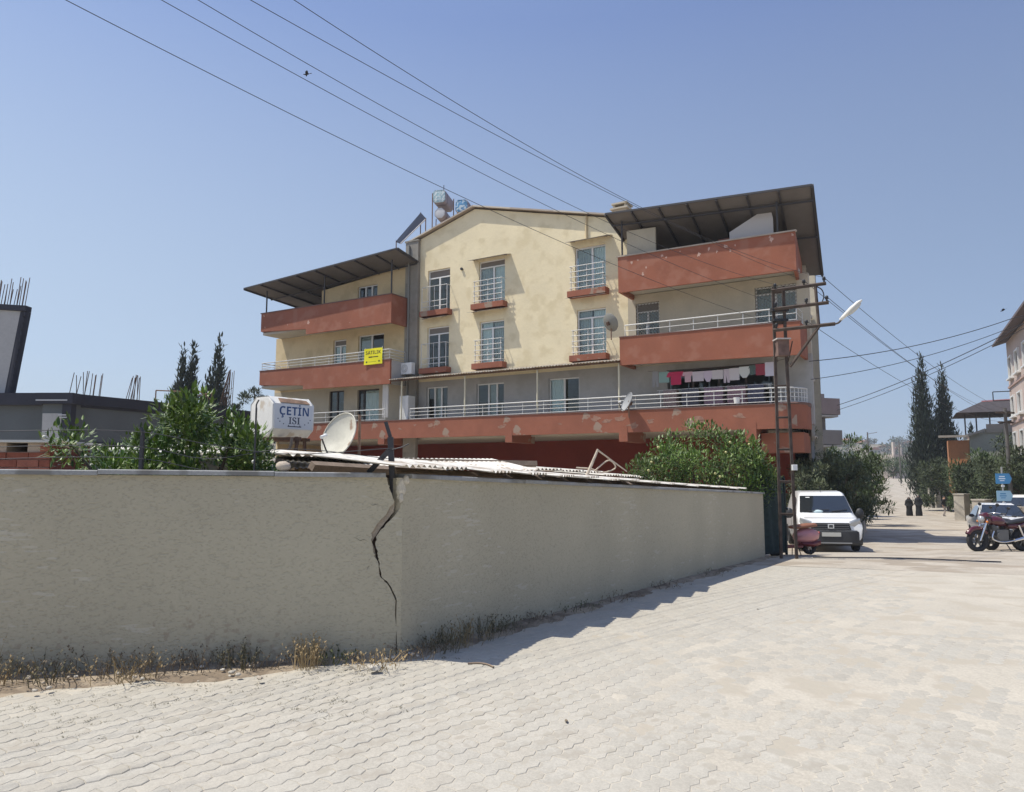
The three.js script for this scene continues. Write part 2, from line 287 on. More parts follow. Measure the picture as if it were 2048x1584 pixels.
// ---------- the cracked boundary wall ----------
const bw = thing('boundary_wall', 'long grey plastered street wall with a wide crack running down its corner', 'wall', [WL.x, 0, WL.z]);
{
  const wallMap = splash => tex(4.2, 1536, (x, y) => {
    const hy = y * 4.2, f = fbm(x * 194, y * 372, 71, 3, 0), pit = sstep(0.60, 0.74, f), lt = sstep(0.42, 0.28, f);
    const p = fbm(x * 5, y * 5, 73, 5, 5), k = 0.93 + 0.18 * (p - 0.5) + 0.05 * (H2(x * 1536 | 0, y * 1536 | 0, 5) - 0.5) - 0.11 * pit + 0.04 * lt;
    const sp = splash && hy < 0.5 ? sstep(0.52, 0.70, fbm(x * 90, y * 90, 74, 4, 90) + 0.3 * (fbm(x * 9, 3, 76, 3, 9) - 0.5) - hy * 0.5) * 0.5 : 0;   // specks of splashed earth
    const scuff = sstep(0.70, 0.74, fbm(x * 24, y * 130, 78, 3, 0)) * sstep(0.55, 0.62, fbm(x * 6, y * 6, 79, 2, 6)) * 0.35;
    return [0.475, 0.428, 0.315].map((c, i) => { const b = c * k, d = b + ([0.30, 0.235, 0.17][i] - b) * sp; return d + ([0.58, 0.55, 0.47][i] - d) * scuff; });
  });
  const wallBump = tex(4.2, 1536, (x, y) => { const f = fbm(x * 194, y * 372, 71, 3, 0); return [0.6 - 0.6 * sstep(0.55, 0.74, f) + 0.25 * (fbm(x * 320, y * 480, 75, 2, 0) - 0.5)]; }, false);
  const plaster = new THREE.MeshStandardMaterial({ roughness: 0.95, map: wallMap(true), bumpMap: wallBump, bumpScale: 0.004 }), plasterR = new THREE.MeshStandardMaterial({ roughness: 0.95, map: wallMap(false), bumpMap: wallBump, bumpScale: 0.004 });
  const mortar = mottle([0.30, 0.25, 0.19], { size: 0.6, n: 128, amp: 0.4, grain: 0.3, s: 75, bump: 0.01, bf: 24 });
  const core = mottle([0.14, 0.10, 0.075], { size: 0.6, n: 128, amp: 0.5, grain: 0.3, s: 76 });
  const coping = mottle([0.30, 0.30, 0.29], { size: 1.6, n: 256, amp: 0.2, grain: 0.2, s: 78, stain: [0.20, 0.195, 0.18], at: 0.6 });
  const cL = [[-0.139, 1.556], [-0.128, 1.50], [-0.119, 1.467], [-0.083, 1.37], [-0.069, 1.343], [-0.107, 1.251], [-0.184, 1.16], [-0.247, 1.069], [-0.262, 0.991], [-0.236, 0.921], [-0.228, 0.869], [-0.199, 0.799], [-0.184, 0.691], [-0.122, 0.629], [-0.046, 0.48], [-0.034, 0.015], [-0.032, -0.3]];
  const cR = [[-0.055, 1.553], [-0.048, 1.48], [-0.053, 1.422], [-0.043, 1.369], [0.0, 1.352], [-0.02, 1.294], [-0.075, 1.207], [-0.145, 1.138], [-0.214, 1.051], [-0.229, 0.991], [-0.212, 0.921], [-0.206, 0.86], [-0.188, 0.803], [-0.173, 0.695], [-0.111, 0.633], [-0.035, 0.484], [-0.026, 0.015], [-0.026, -0.3]];
  const jag = (pts, a, sd) => { const o = []; for (let i = 0; i < pts.length - 1; i++) for (let k = 0; k < 4; k++) { const t = k / 4, p = pts[i], q = pts[i + 1]; o.push([p[0] + (q[0] - p[0]) * t + (k ? (H2(i, k, sd) - 0.5) * a : 0), p[1] + (q[1] - p[1]) * t]); } o.push(pts[pts.length - 1]); return o; };
  const JL = jag(cL.map(([x, y], i) => [x - (i > 4 && i < 8 ? 0.022 : i > 8 && i < 11 ? 0.01 : 0), y]), 0.018, 1), JR = jag(cR, 0.016, 2);
  const left = part('wall_run', bw); left.rotation.y = Math.atan2(0.2091, 0.9779);      // local x runs along the left wall towards the corner
  const top = s => 1.553 - 0.0109 * s;
  const hair = (pts, w) => { const a = pts.map(([x, y], i) => [x, y + w * (i === 0 || i === pts.length - 1 ? 0 : 1)]), b = pts.slice(1, -1).map(([x, y]) => [x + w * 0.4, y - w]).reverse(); return [...a, ...b]; };   // hairline branches cut through the plaster
  const H3 = [hair([[-0.29, 1.0], [-0.33, 1.015], [-0.36, 1.005], [-0.40, 1.03], [-0.43, 1.03]], 0.0022), hair([[-0.262, 0.865], [-0.285, 0.83], [-0.28, 0.79], [-0.30, 0.75], [-0.298, 0.70]], 0.0022), hair([[-0.19, 1.30], [-0.23, 1.32], [-0.26, 1.31], [-0.31, 1.345]], 0.0020), hair([[-0.225, 0.66], [-0.25, 0.62], [-0.246, 0.58]], 0.0018)];
  mk('plaster', slab([[-9, -0.3], [-9, top(-9)], ...JL], 0.02, -0.02, H3), plaster, left);
  mk('plaster', slab([...JR.slice().reverse(), [0.004, 1.553], [0.004, -0.3]].map(([x, y]) => [Math.min(x, 0.004), y]), 0.02, -0.0201), plaster, left);
  const mid = cL.map(([x, y], i) => { const r = cR[Math.min(i, cR.length - 1)]; return [(x + r[0]) / 2, y]; });
  mk('block_layer', slab([[-8.99, -0.3], [-8.99, top(-9) - 0.002], ...jag(cL.map(([x, y], i) => [x + (i > 4 && i < 8 ? 0.034 : 0.004), y - 0.002]), 0.008, 3)], 0.08, -0.1), mortar, left);
  mk('block_layer', slab([...jag(cR.map(([x, y], i) => [x + 0.012, y - 0.002]), 0.008, 4).reverse(), [-0.004, 1.551], [-0.004, -0.3]].map(([x, y]) => [Math.min(x, -0.004), y]), 0.08, -0.1005), mortar, left);
  mk('wall_core', slab([[-8.98, -0.3], [-8.98, top(-9) - 0.01], [-0.16, 1.545], [-0.13, 1.40], [-0.09, 1.30], [-0.06, 1.42], [-0.03, 1.54], [-0.03, -0.3]], 0.09, -0.191), core, left);
  const right = part('wall_run', bw); right.rotation.y = Math.atan2(0.8488, 0.5288);
  const Lr = 13.58;
  mk('plaster', slab([[0.002, -0.35], [Lr, -0.85], [Lr, 1.073], [0.002, 1.552]], 0.02, -0.02), plasterR, right);
  mk('block_layer', slab([[0.0, -0.35], [Lr - 0.004, -0.85], [Lr - 0.004, 1.071], [0.0, 1.55]], 0.17, -0.1901), plasterR, right);
  const cop = (s0, s1, y0, y1, par, dy = 0) => mk('coping_slab', new THREE.BufferGeometry().copy(poly((() => {
    const a = 0.035, b = -0.235, h = 0.042, c = 0.008, f = (s, y) => [[s, y, a], [s, y + h - c, a], [s, y + h, a - c], [s, y + h, b], [s, y, b]];
    const A = f(s0, y0 + dy), B = f(s1, y1 + dy), q = []; for (let i = 0; i < 5; i++) q.push([A[i], B[i], B[(i + 1) % 5], A[(i + 1) % 5]]);
    q.push([A[0], A[1], A[2], A[3]], [A[0], A[3], A[4]], [B[3], B[2], B[1], B[0]], [B[4], B[3], B[0]]); return q;
  })())), coping, par);
  for (const [a, b, dy] of [[-9, -6.4, 0], [-6.395, -4.6, 0.003], [-4.595, -2.49, -0.002], [-2.485, -1.1, 0.006], [-1.095, -0.15, 0.001]]) cop(a, b, top(a), top(b), left, dy);
  const rt = s => 1.552 - 0.0353 * s;
  for (let i = 0, s = 0.09; i < 7; i++) { const e = Math.min(Lr + 0.03, s + [2.0, 1.85, 2.1, 1.9, 2.0, 2.0, 2.0][i]); cop(s, e - 0.005, rt(s), rt(e), right, (i % 3 - 1) * 0.002); s = e; }
  // broken concrete at the top of the crack
  const lump = ball(0, 0, 0, 0.045, 0.085, 0.04, 10); const lp = lump.attributes.position;
  for (let i = 0; i < lp.count; i++) { const k = 1 + 0.5 * (vn(lp.getX(i) * 60 + 9, lp.getY(i) * 60 + lp.getZ(i) * 70, 5) - 0.5); lp.setXYZ(i, lp.getX(i) * k, lp.getY(i) * k, lp.getZ(i) * k); }
  lump.computeVertexNormals();
  mk('broken_concrete', [lump.clone().translate(-0.012, 1.47, -0.02), lump.clone().scale(0.7, 0.5, 0.8).translate(0.03, 1.535, -0.01), lump.clone().scale(0.5, 0.5, 0.7).translate(-0.012, 1.375, -0.005)], mottle([0.50, 0.46, 0.38], { size: 0.4, n: 128, amp: 0.3, grain: 0.3, s: 79 }), left);
}
// ---------- the apartment building (local x along the facade, z out of it) ----------
const B = thing('apartment_building', 'four storey apartment block with a yellow gable wall and brick red balconies', 'building', [-5.123, 0, -37.883], -0.54454);
{
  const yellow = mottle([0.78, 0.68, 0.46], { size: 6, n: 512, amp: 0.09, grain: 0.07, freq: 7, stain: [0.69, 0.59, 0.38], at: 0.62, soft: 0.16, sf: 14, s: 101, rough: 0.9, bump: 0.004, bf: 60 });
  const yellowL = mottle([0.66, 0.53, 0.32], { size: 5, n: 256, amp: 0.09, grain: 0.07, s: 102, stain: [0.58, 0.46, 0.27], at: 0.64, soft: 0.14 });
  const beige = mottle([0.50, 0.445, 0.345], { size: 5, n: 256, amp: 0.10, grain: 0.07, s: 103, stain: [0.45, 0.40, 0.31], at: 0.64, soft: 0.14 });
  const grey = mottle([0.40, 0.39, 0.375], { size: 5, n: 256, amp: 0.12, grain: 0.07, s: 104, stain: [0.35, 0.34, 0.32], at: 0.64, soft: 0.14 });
  const red = mottle([0.285, 0.098, 0.055], { size: 5, n: 512, amp: 0.14, grain: 0.10, freq: 7, s: 105, stain: [0.32, 0.13, 0.082], at: 0.60, soft: 0.14, sf: 12, rough: 0.85 });
  const redWorn = mottle([0.29, 0.105, 0.062], { size: 4, n: 512, amp: 0.2, grain: 0.12, freq: 7, s: 106, stain: [0.32, 0.23, 0.175], at: 0.61, soft: 0.04, sf: 9, rough: 0.9 });
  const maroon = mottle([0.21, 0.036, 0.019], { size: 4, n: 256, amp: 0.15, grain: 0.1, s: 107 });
  const soffit = mottle([0.50, 0.47, 0.40], { size: 4, n: 256, amp: 0.12, grain: 0.08, s: 108 });
  const pil = mottle([0.27, 0.25, 0.215], { size: 3, n: 256, amp: 0.2, grain: 0.1, s: 109, stain: [0.21, 0.195, 0.165], at: 0.6, soft: 0.14 });
  const capM = mottle([0.42, 0.36, 0.30], { size: 2, n: 128, amp: 0.2, grain: 0.1, s: 110 }), capD = mottle([0.17, 0.10, 0.085], { size: 2, n: 128, amp: 0.2, grain: 0.1, s: 111 });
  const roofSheet = mottle([0.15, 0.135, 0.125], { size: 3, n: 256, amp: 0.2, grain: 0.08, s: 112, rough: 0.7 });
  const ribM = std([0.045, 0.042, 0.045], 0.6), tin = mottle([0.34, 0.31, 0.27], { size: 2, n: 256, amp: 0.25, grain: 0.1, s: 113, stain: [0.22, 0.14, 0.09], at: 0.6, rough: 0.6 });
  const roofTop = mottle([0.40, 0.33, 0.27], { size: 3, n: 256, amp: 0.2, grain: 0.1, s: 114 });
  const FB = -2.2;                       // below the ground
  const wins = [];                       // openings in the facade, [u0,u1,v0,v1]
  const hole = (a, b, c, d) => { wins.push([a, b, c, d]); return rect(a, b, c, d).reverse(); };
  const wall = (name, pts, holes, m, n = 0, t = 0.24) => mk(name, slab(pts, t, n - t, holes.map(h => rect(...h).reverse())), m, B);
  const O = { c1u: [0.80, 2.24, 9.95, 12.2], c1l: [0.80, 2.20, 6.95, 9.15], c2u: [4.03, 5.58, 9.95, 12.2], c2l: [4.10, 5.54, 6.95, 9.10], c3u: [9.42, 10.98, 9.9, 12.02], c3l: [9.50, 10.96, 6.9, 9.06],
    g1: [0.79, 2.14, 3.75, 6.0], g2: [3.92, 5.53, 3.75, 5.98], g3: [7.99, 9.58, 3.75, 5.97],
    l2d: [-5.97, -4.97, 6.75, 9.12], l2w: [-4.06, -2.18, 7.55, 9.2], l3w: [-4.18, -2.72, 10.7, 12.0], l1d: [-6.2, -5.05, 3.75, 6.2], l1w: [-4.03, -2.46, 3.75, 6.15],
    r2d: [12.38, 13.46, 6.75, 9.02], r2w: [17.5, 19.1, 7.0, 9.05], r1: [13.75, 18.1, 3.75, 5.95] };
  // facade walls, storey by storey
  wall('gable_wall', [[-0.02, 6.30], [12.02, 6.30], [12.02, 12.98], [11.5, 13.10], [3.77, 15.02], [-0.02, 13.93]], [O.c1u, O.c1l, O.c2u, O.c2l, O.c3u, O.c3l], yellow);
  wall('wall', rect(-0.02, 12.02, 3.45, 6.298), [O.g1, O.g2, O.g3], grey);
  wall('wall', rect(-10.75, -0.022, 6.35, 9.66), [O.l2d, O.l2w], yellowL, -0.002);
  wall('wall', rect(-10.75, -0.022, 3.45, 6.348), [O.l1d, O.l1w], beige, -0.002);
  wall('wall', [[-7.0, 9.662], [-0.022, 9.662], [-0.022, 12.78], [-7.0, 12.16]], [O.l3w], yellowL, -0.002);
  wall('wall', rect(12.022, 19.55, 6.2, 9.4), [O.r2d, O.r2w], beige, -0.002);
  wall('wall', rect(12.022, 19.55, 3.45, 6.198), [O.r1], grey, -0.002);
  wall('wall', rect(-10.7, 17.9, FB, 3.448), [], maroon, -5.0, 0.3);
  // sides and back, floors
  const side = (a, b, v0, v1, m) => { const [x0, z0] = a, [x1, z1] = b, L = Math.hypot(x1 - x0, z1 - z0), nx = (z1 - z0) / L * 0.12, nz = -(x1 - x0) / L * 0.12; mk('side_wall', loft([[v0], [v1]].map(([y]) => [[x0 - nx, y, z0 - nz], [x1 - nx, y, z1 - nz], [x1 + nx, y, z1 + nz], [x0 + nx, y, z0 + nz]])), m, B); };
  side([-10.63, -0.245], [-10.63, -9.9], FB, 9.66, yellowL);
  side([19.40, -0.245], [17.9, -9.9], 3.0, 9.4, grey); side([18.7, -4.6], [17.9, -9.9], FB, 2.99, grey);
  side([-0.14, -0.25], [-0.14, -9.9], 9.67, 13.85, yellowL); side([11.9, -0.245], [11.9, -9.9], 9.41, 12.95, beige);
  side([-10.7, -10.02], [18.4, -10.02], FB, 12.9, beige);
  for (const [v, t] of [[3.3, 0.14], [6.22, 0.14], [9.5, 0.16]]) mk('floor_slab', box(-10.5, 18.2, v, v + t, -9.85, -0.25), soffit, B);
  side([-6.9, -0.26], [-6.9, -4.0], 9.665, 12.1, yellowL); side([-10.55, -4.2], [-0.3, -4.2], 9.665, 11.9, beige);
  side([12.2, -3.2], [19.0, -3.2], 9.665, 10.95, soffit);
  // pilaster
  mk('pilaster', [box(-0.58, 0.27, FB, 13.9, 0.003, 0.2), box(-0.62, 0.31, 13.9, 13.98, -0.3, 0.24)], pil, B);
  mk('drain_pipe', [rod([-0.30, 3.6, 0.26], [-0.30, 13.7, 0.26], 0.055)], std([0.22, 0.22, 0.2], 0.6), B);
  mk('drain_pipe', [rod([10.05, 12.35, 0.06], [10.05, 13.45, 0.06], 0.05)], yellowL, B);
  // gable roof: two slopes with a pale verge strip
  const rf = mk('roof', [sheet8([3.77, 15.16, 0.18], [3.77, 15.16, -10.1], [-0.55, 13.93, -10.1], [-0.55, 13.93, 0.18], 0.05), sheet8([3.775, 15.16, 0.18], [12.3, 13.04, 0.18], [12.3, 13.04, -10.1], [3.775, 15.16, -10.1], 0.05)], roofTop, B);
  const pieces = [[-0.55, 13.93, 1.16, 14.42], [1.17, 14.422, 3.77, 15.16], [3.78, 15.158, 6.0, 14.607], [6.01, 14.605, 8.4, 14.01], [8.41, 14.008, 10.2, 13.562], [10.21, 13.56, 12.3, 13.04]];
  pieces.forEach(([a, b, c, d], i) => mk('verge_strip', beam([a, b - 0.03, 0.2], [c, d - 0.03, 0.2], 0.07, 0.05), i % 2 ? capM : std([0.55, 0.5, 0.42], 0.8), rf));
  const chim = mk('chimney', [box(10.55, 11.25, 12.4, 14.25, -2.6, -1.9), box(10.45, 11.35, 14.25, 14.33, -2.7, -1.8), box(10.5, 11.3, 14.5, 14.58, -2.65, -1.85), box(10.56, 10.66, 14.33, 14.5, -2.59, -1.91), box(11.14, 11.24, 14.33, 14.5, -2.59, -1.91)], beige, rf);
  // windows
  const rev = std([0.46, 0.42, 0.35], 0.9);
  function win(o, { div = [0.5], transom = 0, curt = [], n = 0, blind = 0, fm = M.pvc, name = 'window' } = {}) {
    const [a, b, c, d] = o, W = part(name, B), f = 0.065, z0 = n - 0.17, z1 = n - 0.10, g = 0.004;
    const top = transom ? d - transom : d;
    const xs = [a + g, ...div.map(t => a + (b - a) * t), b - g];
    const fr = [box(a + g, b - g, c + g, c + f, z0, z1), box(a + g, b - g, d - f, d - g, z0, z1), box(a + g, a + f, c + f, d - f, z0, z1), box(b - f, b - g, c + f, d - f, z0, z1)];
    if (transom) fr.push(box(a + f, b - f, top - f / 2, top + f / 2, z0, z1));
    for (const t of div) { const x = a + (b - a) * t; fr.push(box(x - f * 0.7, x + f * 0.7, c + f, (transom ? top - f / 2 : d - f), z0 + 0.002, z1 + 0.006)); }
    mk('frame', fr, fm, W);
    for (let i = 0; i < xs.length - 1; i++) {
      const l = xs[i] + (i ? f * 0.7 : f), r = xs[i + 1] - (i < xs.length - 2 ? f * 0.7 : f);
      mk('pane', box(l, r, c + f, (transom ? top - f / 2 : d - f), z0 + 0.025, z0 + 0.031), M.glass, W);
      if (curt[i]) mk('curtain', grid(40, 1, (s, t) => [l + (r - l) * s, c + f + (d - c - 2 * f) * t, z0 - 0.05 + 0.022 * Math.sin(s * 34 + i)]), curt[i] === 2 ? M.curtainGrey : M.curtain, W);
    }
    if (transom) blind ? mk('roller_blind', box(a + f, b - f, top + f / 2, d - f, z0 + 0.01, z0 + 0.04), std([0.19, 0.17, 0.15], 0.8), W) : mk('pane', box(a + f, b - f, top + f / 2, d - f, z0 + 0.025, z0 + 0.031), M.glass, W);
    return W;
  }
  win(O.c1u, { transom: 0.42, blind: 1 }); win(O.c1l, { transom: 0.38, blind: 1 });
  win(O.c2u, { transom: 0.34, blind: 1, curt: [2, 1], div: [0.55] }); win(O.c2l, { transom: 0.36, curt: [1, 2] });
  win(O.c3u, { transom: 0.05, blind: 1, curt: [2, 1], div: [0.55] }); win(O.c3l, { transom: 0.4, curt: [2, 1] });
  win(O.g1, { div: [0.36, 0.68], curt: [0, 2, 0] }); win(O.g2, { div: [0.42, 0.72], curt: [0, 2, 0] }); win(O.g3, { div: [0.5], curt: [1, 0] });
  win(O.l2d, { transom: 0.35, blind: 1, name: 'balcony_door', curt: [1, 1] }); win(O.l2w, { curt: [2, 0] }); win(O.l3w, { div: [0.36, 0.68] });
  win(O.l1d, { div: [0.5], fm: std([0.06, 0.05, 0.045], 0.6), name: 'balcony_door' }); win(O.l1w, { div: [0.26], curt: [0, 1], fm: std([0.06, 0.05, 0.045], 0.6) });
  win(O.r2d, { transom: 0.4, blind: 1, name: 'balcony_door', curt: [2, 2] }); win(O.r2w, { transom: 0.3, curt: [2, 2] });
  win(O.r1, { div: [0.25, 0.5, 0.75], fm: std([0.1, 0.08, 0.07], 0.6) });
  // wire lattice in front of the two openings of the right wing
  for (const [a, b, c, d] of [O.r2d, O.r2w]) {
    const Lt = [], st = 0.15; for (let k = -(d - c); k < (b - a); k += st) for (const s of [0, 1]) {
      let x0 = a + k, y0 = c, x1 = a + k + (d - c), y1 = d; if (x0 < a) { y0 += a - x0; x0 = a; } if (x1 > b) { y1 -= x1 - b; x1 = b; } if (x1 - x0 < 0.03) continue;
      Lt.push(s ? beam([a + b - x0, y0, -0.045], [a + b - x1, y1, -0.045], 0.014) : beam([x0, y0, -0.06], [x1, y1, -0.06], 0.014));
    }
    mk('security_lattice', Lt, std([0.22, 0.20, 0.17], 0.7), B);
  }
  // French window sills, railings and tin awnings
  const bars = (a, b, v0, v1, kind) => {
    const R = part('window_railing', B), z = 0.34, r = 0.018;
    const hb = y => { mk('rail', rod([a, y, z], [b, y, z], r), M.railWhite, R); };
    if (kind === 'v') {
      hb(v1); hb(v0 + 0.22); hb(v0 + 0.5); for (let i = 0; i <= 4; i++) mk('post', rod([a + (b - a) * i / 4, v0, z - 0.004], [a + (b - a) * i / 4, v1, z - 0.004], i % 4 ? 0.013 : 0.02), M.railWhite, R);
    } else {
      for (let i = 0; i < 5; i++) hb(v0 + 0.14 + (v1 - v0 - 0.14) * i / 4);
      for (const t of [0.04, 0.5, 0.96]) mk('post', rod([a + (b - a) * t, v0, z - 0.03], [a + (b - a) * t, v1, z - 0.03], 0.02), M.railWhite, R);
    }
    for (const x of [a + 0.02, b - 0.02]) for (const y of (kind === 'v' ? [v1] : [v1, v0 + 0.55, v0 + 0.14])) mk('return_bar', rod([x, y, 0.0], [x, y, z], r * 0.9), M.railWhite, R);
  };
  for (const [o, k, p] of [['c1u', 'v', 0.10], ['c1l', 'v', 0.06], ['c2u', 'h', 0.16], ['c2l', 'h', 0.16], ['c3u', 'h', 0.18], ['c3l', 'h', 0.18]]) {
    const [a, b, c] = O[o];
    mk('window_sill', slab(rect(a - 0.2, b + 0.14, c - 0.27, c - 0.01), 0.42, 0.003, [], 0.01), redWorn, B);
    bars(a - 0.12, b + 0.06, c + 0.0, c + (k === 'v' ? 1.28 : 1.16), k);
  }
  const awn = (u0, u1, v) => { const A = part('window_awning', B), p = 0.5, n = 7; for (let i = 0; i < n; i++) { const a = u0 + (u1 - u0) * i / n, b = u0 + (u1 - u0) * (i + 0.99) / n; mk('awning_sheet', sheet8([a, v, 0.003], [a, v - 0.14, p], [b, v - 0.14, p], [b, v, 0.003], 0.012), tin, A); } mk('bracket', [beam([u0 + 0.25, v - 0.03, 0.01], [u0 + 0.25, v - 0.16, p - 0.04], 0.02), beam([u1 - 0.25, v - 0.03, 0.01], [u1 - 0.25, v - 0.16, p - 0.04], 0.02)], M.rust, A); };
  awn(3.68, 5.93, 12.34); awn(3.66, 5.75, 9.68); awn(9.18, 11.33, 12.36); awn(9.12, 11.15, 9.70); awn(0.55, 2.3, 9.68);
  // balconies
  const Z1 = 1.5, Z0 = 1.38;
  function balcony(name, pts, mat) { const g = part('balcony', B); mk('parapet', slab(pts, Z1 - Z0, Z0), mat, g); return g; }
  function railing(par, path, v, h, gap, rails = 3) {   // path: list of [u,n] points
    const R = part('balcony_railing', B), cv = path.map(p => V(p[0], 0, p[1])); let L = 0; const at = [];
    for (let i = 0; i < cv.length - 1; i++) { const a = cv[i], b = cv[i + 1], l = a.distanceTo(b); const n = Math.max(1, Math.round(l / gap)); for (let k = i ? 1 : 0; k <= n; k++) at.push(a.clone().lerp(b, k / n)); }
    for (const p of at) mk('post', rod([p.x, v, p.z], [p.x, v + h, p.z], 0.017), M.railWhite, R);
    for (let r = 0; r < rails; r++) { const y = v + 0.035 + (h - 0.035) * r / (rails - 1); for (let i = 0; i < cv.length - 1; i++) mk('rail', rod([cv[i].x, y, cv[i].z + 0.02], [cv[i + 1].x, y, cv[i + 1].z + 0.02], r === rails - 1 ? 0.027 : 0.014), M.railWhite, R); }
    return R;
  }
  // left wing, top and second
  let g = balcony('balcony', [[-10.36, 9.82], [-6.62, 9.60], [-6.60, 9.30], [-0.40, 9.30], [-0.40, 10.80], [-10.36, 10.88]], red);
  mk('side_parapet', [box(-0.521, -0.4, 9.3, 10.798, 0.0, Z0)], red, g); mk('side_parapet', [box(-10.36, -10.24, 9.80, 10.875, -3.9, Z0)], red, g);
  mk('balcony_slab', box(-10.3, -0.53, 9.62, 9.76, 0.001, Z0 - 0.002), soffit, g); mk('coping', [beam([-10.40, 10.905, 1.44], [-0.36, 10.825, 1.44], 0.05, 0.19), box(-0.56, -0.36, 10.80, 10.85, 0, 1.33)], capD, g);
  g = balcony('balcony', [[-10.32, 6.66], [-6.72, 6.42], [-6.70, 6.20], [-0.42, 6.12], [-0.42, 7.36], [-10.32, 7.46]], red);
  mk('side_parapet', [box(-0.54, -0.42, 6.12, 7.358, 0.0, Z0)], grey, g); mk('side_parapet', [box(-10.32, -10.2, 6.64, 7.455, 0, Z0)], red, g);
  mk('balcony_slab', box(-10.25, -0.55, 6.46, 6.60, 0.001, Z0 - 0.002), soffit, g); mk('coping', [beam([-10.34, 7.485, 1.44], [-0.38, 7.385, 1.44], 0.04, 0.17)], capD, g);
  railing(g, [[-10.2, 0.1], [-10.2, 1.44], [-0.5, 1.44], [-0.5, 0.2]], 7.43, 0.5, 1.05, 4);
  // right wing, top and second
  g = balcony('balcony', [[12.2, 9.22], [19.38, 9.16], [19.38, 10.66], [12.2, 10.76]], red);
  mk('side_parapet', [slab([[19.26, -Z0], [19.38, -Z0], [18.86, 3.1], [18.74, 3.1]], 1.495).rotateX(-Math.PI / 2).translate(0, 9.16, 0)], red, g); mk('side_parapet', [box(12.2, 12.32, 9.22, 10.755, 0, Z0)], red, g);
  mk('balcony_slab', box(12.33, 19.25, 9.42, 9.56, 0.001, Z0 - 0.002), soffit, g); mk('coping', [beam([12.15, 10.79, 1.44], [19.43, 10.69, 1.44], 0.05, 0.2)], capM, g); 
  g = balcony('balcony', [[12.22, 6.10], [19.42, 5.95], [19.42, 7.20], [12.22, 7.28]], red);
  mk('side_parapet', [box(19.3, 19.42, 5.95, 7.195, 0.0, Z0)], red, g); mk('side_parapet', [box(12.22, 12.34, 6.1, 7.275, 0, Z0)], red, g);
  mk('balcony_slab', box(12.35, 19.29, 6.24, 6.38, 0.001, Z0 - 0.002), soffit, g); mk('coping', [beam([12.2, 7.30, 1.44], [19.45, 7.22, 1.44], 0.04, 0.17)], capD, g);
  railing(g, [[12.45, 1.44], [19.3, 1.44], [19.3, 0.2]], 7.26, 0.52, 1.0, 3);
  // first floor balcony over the whole width, rounded at the right end
  {
    g = part('balcony', B); const arc = []; for (let i = 0; i <= 10; i++) { const t = i / 10 * Math.PI / 2; arc.push([18.35 + 1.1 * Math.sin(t), 0.4 + 1.1 * Math.cos(t)]); }
    const out = [[-10.3, 1.5], ...arc, [19.45, 0.0]];
    const ring = (o, d) => o; const fas = [];
    const inn = [[-10.3, 1.38], [18.3, 1.38], ...arc.slice(1).map(([u, n]) => [18.3 + (u - 18.3) * 0.88, 0.35 + (n - 0.35) * 0.88]), [19.33, 0.0]].slice(0, out.length);
    const bot = u => 3.36 - 0.13 * clamp((u + 2) / 14) - (u > -7 && u < -0.3 ? 0 : 0), tp = u => 4.24 - 0.1 * clamp(u / 19);
    for (let i = 0; i < out.length - 1; i++) { const [a, b] = [out[i], out[i + 1]], [c, d] = [inn[i], inn[i + 1]]; const f = (p, y) => [p[0], y, p[1]];
      fas.push([f(a, bot(a[0])), f(b, bot(b[0])), f(b, tp(b[0])), f(a, tp(a[0]))], [f(d, bot(b[0])), f(c, bot(a[0])), f(c, tp(a[0])), f(d, tp(b[0]))], [f(a, tp(a[0])), f(b, tp(b[0])), f(d, tp(b[0])), f(c, tp(a[0]))], [f(c, bot(a[0])), f(d, bot(b[0])), f(b, bot(b[0])), f(a, bot(a[0]))]); }
    mk('parapet', poly(fas), redWorn, g);
    mk('balcony_slab', slab([[-10.2, 0.001], ...inn.map(p => [p[0], p[1] - 0.004]), [19.3, 0.001]].map(([u, n]) => [u, -n]), 0.14).rotateX(-Math.PI / 2).translate(0, 3.5, 0), soffit, g);
    const cp = []; for (let i = 0; i < out.length - 1; i++) cp.push(beam([out[i][0], tp(out[i][0]) + 0.02, out[i][1] - 0.05], [out[i + 1][0], tp(out[i + 1][0]) + 0.02, out[i + 1][1] - 0.05], 0.04, 0.15));
    mk('coping', cp, capD, g);
    for (const [u, w, bt] of [[-0.92, 0.42, 3.03], [6.72, 0.36, 2.97], [12.32, 0.38, 2.88], [17.5, 0.42, 2.75]]) mk('cantilever_beam', box(u - w / 2, u + w / 2, bt, 3.5, -0.6, 1.515), redWorn, g);
    mk('under_beam', box(17.75, 19.3, 2.35, 3.1, -0.5, 0.9), redWorn, g);
    const rp = [[-10.2, 1.44], [-0.75, 1.44]]; railing(g, rp, 4.28, 0.55, 1.05, 3);
    railing(g, [[0.9, 1.44], [18.3, 1.44], ...arc.slice(2).map(([u, n]) => [u - 0.06, n - 0.04])], 4.22, 0.55, 1.12, 4);
    // corrugated tin roof over the middle of this balcony
    const C = part('balcony_canopy', B);
    for (let i = 0; i < 12; i++) {
      const a = -0.38 + i * 1.052, b = a + 1.048, n = 42;
      mk('roof_sheet', grid(n, 2, (s, t) => { const u = a + (b - a) * s; return [u, 6.62 - 0.32 * t + 0.022 * Math.sin(s * 14 * Math.PI) - (i % 2) * 0.012, 0.01 + 1.66 * t]; }), tin, C);
    }
    for (const u of [0.25, 4.16, 8.14, 12.1]) mk('post', rod([u, 3.64, 1.34], [u, 6.27, 1.34], 0.045), std([0.60, 0.56, 0.42], 0.6), C);
    mk('purlin', [beam([-0.35, 6.24, 1.5], [12.2, 6.24, 1.5], 0.05), beam([-0.35, 6.40, 0.7], [12.2, 6.40, 0.7], 0.05)], M.rust, C);
  }
